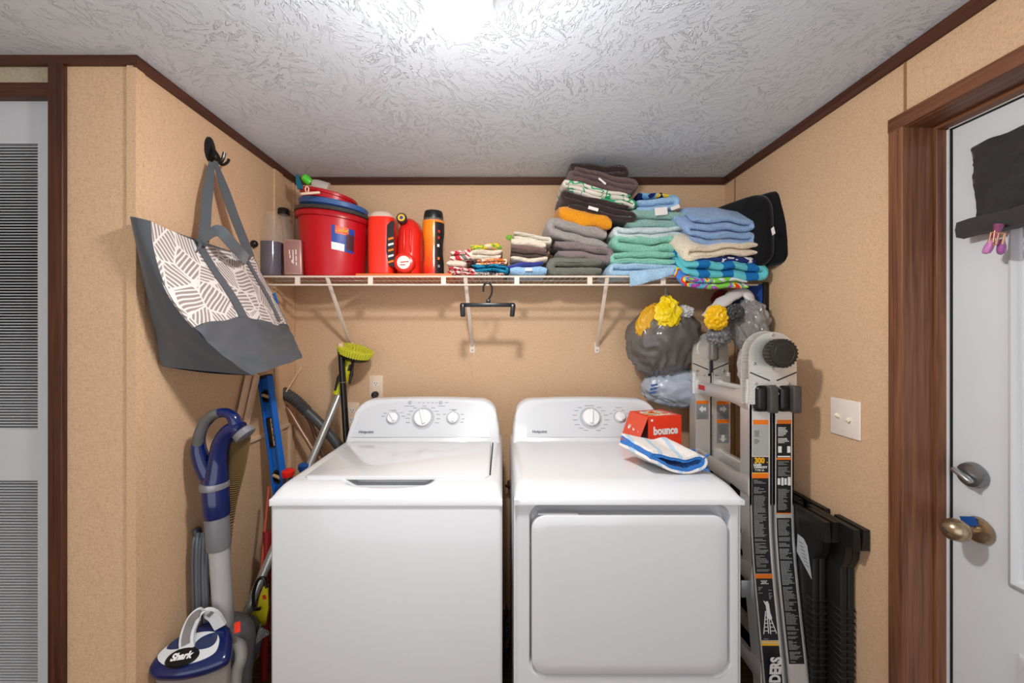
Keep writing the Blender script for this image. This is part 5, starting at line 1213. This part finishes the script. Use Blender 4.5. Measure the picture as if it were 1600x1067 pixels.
# yellow holder with black hook, red stick, grey cloth
yh = thing('yellow_holder', P(404, 945, 1.5), 'yellow mop head with a black hooked wire, between the vacuum and the washer', 'mop')
q = [(412, 915), (420, 912), (421, 950), (416, 975), (404, 984), (388, 974), (392, 960), (402, 950), (405, 932)]
MB().rings([[P(x, y, 1.46) for x, y in q], [P(x, y, 1.45) for x, y in q], [P(404+(x-404)*.9, 950+(y-950)*.94, 1.44) for x, y in q]]).build('body', mat('holder_yellow', '#c3b21d', .4), yh, angle=30)
MB().tube(smooth_pts([P(417, 918, 1.43), P(412, 903, 1.43), P(402, 908, 1.43), P(396, 930, 1.43), P(398, 950, 1.43), P(407, 951, 1.43)], 6), .0055, 8).build('hook_wire', BLK, yh)
MB().obox(P(413, 933, 1.438), (1, 0, .2), (0, 1, 0), (-.2, 0, 1), .010, .004, .014).build('red_mark', LRD, yh)
tag(MB().tube([P(405, 930, 1.56), P(420, 760, 1.66)], .005, 8).build('red_rod', mat('rod_red', '#b8482f', .4)), 'thin orange-red rod standing beside the spirit level', 'rod')
tag(MB().tube([P(413, 1060, 1.56), P(417, 830, 1.62)], .016, 10).build('red_tube', mat('tube_darkred', '#8a1f1c', .4)), 'dark red tube standing against the washer side', 'tube')
gc = MB()
def gcl(u, v): p = P(394+20*u, 985+18*v-10*u+6*v*u, 1.40); p.y += .02*math.sin(u*5+v*3); return p
gc.grid(gcl, 12, 12, back=.006, bdir=(0, 1, 0)); tag(gc.build('grey_cloth', cloth('cloth_grey', '#8b8b88'), angle=70), 'small grey cloth hanging beside the yellow mop head', 'cloth')

# ---------------------------------------------------------------- dryer sheet box and mop pad on the dryer
bo = P(1031, 690, 1.60); zb_ = .9545
bxp = thing('dryer_sheet_box', (bo.x, 1.60, zb_), 'open orange-red dryer sheet box on top of the dryer', 'box')
BOR = mat('box_orange', '#ef3a16', .4); BIN = mat('box_inside', '#4a1512', .7)
f0 = P(1013, 697, 1.56); f1 = P(1064, 686, 1.60); ex = V((f1.x-f0.x, f1.y-f0.y, 0)); Wd = ex.length; ex.normalize(); ey = V((-ex.y, ex.x, 0)); hgt = P(0, 652, 1.56).z-zb_; dp = .125
c0 = V((f0.x, f0.y, zb_))
def BXP(a, b, h): return c0+ex*a+ey*b+V((0, 0, h))
mb = MB()
th = .002
mb.prism([BXP(0, 0, 0), BXP(Wd, 0, 0), BXP(Wd, 0, hgt), BXP(0, 0, hgt)], ey*th); mb.prism([BXP(0, dp, 0), BXP(Wd, dp, 0), BXP(Wd, dp, hgt), BXP(0, dp, hgt)], ey*th)
mb.prism([BXP(Wd, 0, 0), BXP(Wd, dp, 0), BXP(Wd, dp, hgt), BXP(Wd, 0, hgt)], ex*th); mb.prism([BXP(0, 0, 0), BXP(Wd, 0, 0), BXP(Wd, dp, 0), BXP(0, dp, 0)], (0, 0, th)); mb.prism([BXP(0, 0, hgt), BXP(Wd, 0, hgt), BXP(Wd, dp, hgt), BXP(0, dp, hgt)], (0, 0, th))
mb.build('carton', BOR, bxp, smooth=False)
MB().prism([BXP(.004, .004, .003), BXP(.004, dp-.004, .003), BXP(.004, dp-.004, hgt-.003), BXP(.004, .004, hgt-.003)], ex*.001).build('inside', BIN, bxp, smooth=False)
fl_ = MB(); fl_.prism([BXP(0, 0, hgt), BXP(0, dp, hgt), BXP(-.045, dp, .012), BXP(-.045, -.0, .03)], ex*-.002)
flp = fl_.build('end_flap', mat('flap_orange', '#e2553a', .5), bxp, smooth=False)
pr = MB()
for k in range(3): pr.lathe([(.010, 0), (.010, .0008), (.0055, .0008), (.0055, 0)], BXP(-.018, .025+k*.034, hgt*.60)-ex*.004, (-ex.x, -ex.y, .55), 18, sx=1.3, sy=.8, ref=(0, 0, 1))
pr.build('flap_print', LWH, flp)
fl2 = MB(); fl2.prism([BXP(0, 0, .0), BXP(0, dp, 0), BXP(-.03, dp, .002), BXP(-.03, 0, .002)], (0, 0, .0015)); fl2.build('end_flap', MATS['flap_orange'], bxp, smooth=False)
tpn = MB().prism([BXP(.01, .012, hgt+th), BXP(Wd-.02, .012, hgt+th), BXP(Wd-.03, dp-.02, hgt+th), BXP(.02, dp-.02, hgt+th)], (0, 0, .0006)).build('top_print', m_patches('box_top_print', ['#d8ddc8', '#7fa58f', '#e7e3da', '#f2a23c', '#e23a1c'], 24), bxp, smooth=False)
text('bounce', .043, BXP(Wd*.52, -.0012, hgt*.56), ex, (0, 0, 1), LWH, bxp, bold=.0018, sx=.88)
ln = MB(); ln.obox(BXP(Wd*.36, -.0008, hgt*.24), ex, ey, (0, 0, 1), .055, .0006, .0016); ln.obox(BXP(Wd*.34, -.0008, hgt*.17), ex, ey, (0, 0, 1), .04, .0006, .0012); ln.obox(BXP(.016, -.0008, hgt*.9), ex, ey, (0, 0, 1), .010, .0006, .008); ln.build('small_print', LWH, bxp, smooth=False)
# folded mop pad: wide strip of cloth folded over, blue pile inside
mp = thing('mop_pad', P(1072, 735, 1.37), 'folded white mop pad with blue chenille lining on the dryer top', 'mop pad')
MPW = m_stripes('mop_white', '#e9e2dd', '#b9cfe2', 'X', 95, .80, 1.2)
MBL = cloth('chenille_blue', '#2b74c4', .9, 1.0, 220, .35)
zd = .955
# cross-section in the plane of the pad's length, swept across its width
cA = V((P(1052, 745, 1.285).x, 1.285, zd)); dirL = V((1, .07, 0)).normalized(); dirW = V((-.42, 1, 0)).normalized()
sec = smooth_pts([V((-.075, 0, .052)), V((-.045, 0, .040)), V((-.01, 0, .020)), V((.03, 0, .010)), V((.065, 0, .012)), V((.098, 0, .022)), V((.106, 0, .042)), V((.085, 0, .054)), V((.045, 0, .048)), V((.015, 0, .052)), V((-.03, 0, .062)), V((-.07, 0, .070))], 5)
def pad(offs, th, w0, w1, m, nm, par, jit=.0):
    mbp = MB(); rings = []
    for j in range(13):
        w_ = w0+(w1-w0)*j/12; up_l, dn_l = [], []
        for i, p in enumerate(sec):
            d = (sec[min(i+1, len(sec)-1)]-sec[max(i-1, 0)]).normalized(); nn = V((-d.z, 0, d.x))
            q = p+nn*offs
            nz = .004*noise.noise(V((p.x*25, w_*25, p.z*25)))+jit*noise.noise(V((p.x*130, w_*130, p.z*130)))
            for l, s in ((up_l, .5), (dn_l, -.5)):
                r = q+nn*(s*th+nz*(.3 if s < 0 else 1)); l.append(cA+dirL*r.x+dirW*w_+V((0, 0, max(.0012, r.z+.15*w_*min(1, max(0, r.z-.01)/.05)))))
        rings.append(up_l+dn_l[::-1])
    return mbp.rings(rings).build(nm, m, par, angle=60)
bd_ = pad(-.004, .008, 0, .15, MPW, 'white_backing', mp)
pad(.0045, .011, .002, .148, MBL, 'blue_pile', mp, .004)
fg = MB(); random.seed(9)
for k in range(46):
    w_ = random.uniform(.0, .15); z_ = random.uniform(.006, .052); p = cA+dirL*(.098+.006*random.random())+dirW*w_+V((0, 0, z_)); e = p+V((random.uniform(.012, .03), random.uniform(-.01, .016), random.uniform(-.012, .012)))
    e.z = max(e.z, zd+.004); fg.tube([p, p.lerp(e, .5)+V((0, 0, .003)), e], [.0042, .0045, .0025], 6)
fg.build('blue_fringe', MBL, mp)

# ---------------------------------------------------------------- cloth and clip on the entry door
CLK = cloth('door_cloth_black', '#33302e', .85, .3, 500, .1)
cl_t = thing('door_cloth', PX(1560, 290, XD-.02), 'black cloth hung over the door window with a folded lower edge', 'curtain')
XC = XD-.018
def dcl(u, v):
    y0_ = PX(1518, 230, XC).y; y = y0_-u*.42; z0_ = PX(1520, 230, XC).z+.012*u*2; z1_ = PX(1526, 348, XC).z
    p = V((XC-.006*noise.noise(V((u*6, v*3, 0)))-.008*noise.noise(V((u*13, v*9, 4))), y, z0_+(z1_-z0_)*v+.004*noise.noise(V((u*9, 1, 0)))))
    p.y -= .012*v*(1-u)-.003*noise.noise(V((v*20, 3, 0)))
    return p
MB().grid(dcl, 40, 30, back=.002, bdir=(1, 0, 0)).build('hanging_panel', CLK, cl_t, angle=70)
a = PX(1499, 356, XC-.018); zt_, zb2 = PX(1499, 348, XC-.018).z, PX(1499, 371, XC-.018).z
hm = MB(); rings = []
for k in range(20):
    y = a.y-k*.028; dz_ = .004*noise.noise(V((k*.4, 0, 0))); zt2 = zt_+.006*k*.15
    rings.append([V((XC-.026, y, zt2+dz_)), V((XC-.030, y, (zt2+zb2)/2)), V((XC-.027, y, zb2+dz_)), V((XC-.006, y, zb2-.004+dz_)), V((XC-.004, y, zt2+dz_))])
hm.rings(rings).build('rolled_hem', cloth('door_cloth_hem', '#3a3735', .85, .3, 500, .1), cl_t, angle=50)
pk = PX(1556, 372, XC-.04); ck = thing('claw_clip', pk, 'pink and gold clip on the lower edge of the black door cloth', 'clip')
PK = mat('clip_pink', '#d58ac6', .25, alpha=.9); PK2 = mat('clip_plum', '#8d4a72', .25); GO = mat('clip_gold', '#e0b090', .25, .8)
def XQ(px, py, d=.04): return PX(px, py, XC-d)
MB().tube(smooth_pts([XQ(1562, 349), XQ(1559, 358), XQ(1556, 372)], 4), [.013, .0155, .015, .014, .013, .012, .012, .012, .012], 12, flat=.6).build('jaw', PK2, ck)
MB().tube(smooth_pts([XQ(1550, 374), XQ(1546, 384), XQ(1541, 394), XQ(1540, 397)], 4), [.010, .012, .0135, .015, .0165, .017, .017, .016, .015, .013, .010, .007, .003], 12, flat=.5).build('arm', PK, ck)
MB().tube(smooth_pts([XQ(1565, 374, .03), XQ(1565, 384, .03), XQ(1564, 394, .03), XQ(1564, 398, .03)], 4), [.009, .011, .0125, .014, .0155, .016, .016, .015, .014, .012, .010, .007, .003], 12, flat=.5).build('arm', mat('clip_purple', '#a560a0', .25), ck)
gm = MB()
for (x0, y0, x1, y1) in ((1549, 363, 1570, 365), (1549, 363, 1545, 381), (1561, 364, 1557, 382), (1570, 365, 1566, 382), (1545, 381, 1557, 382), (1555, 360, 1552, 379)): gm.tube([XQ(x0, y0, .048), XQ(x1, y1, .048)], .0022, 8)
gm.build('gold_spring', GO, ck)
sm = MB()
for k, (x, y) in enumerate(((1482, 522), (1482, 536), (1482, 548), (1482, 568))):
    sm.obox(PX(x, y, XD+.003), (0, 1, .4), (1, 0, 0), (0, -.4, 1), .014, .002, .010)
sm.build('door_scuffs', mat('gap_black', '#14161a'), d2, smooth=False)['kind'] = 'structure'
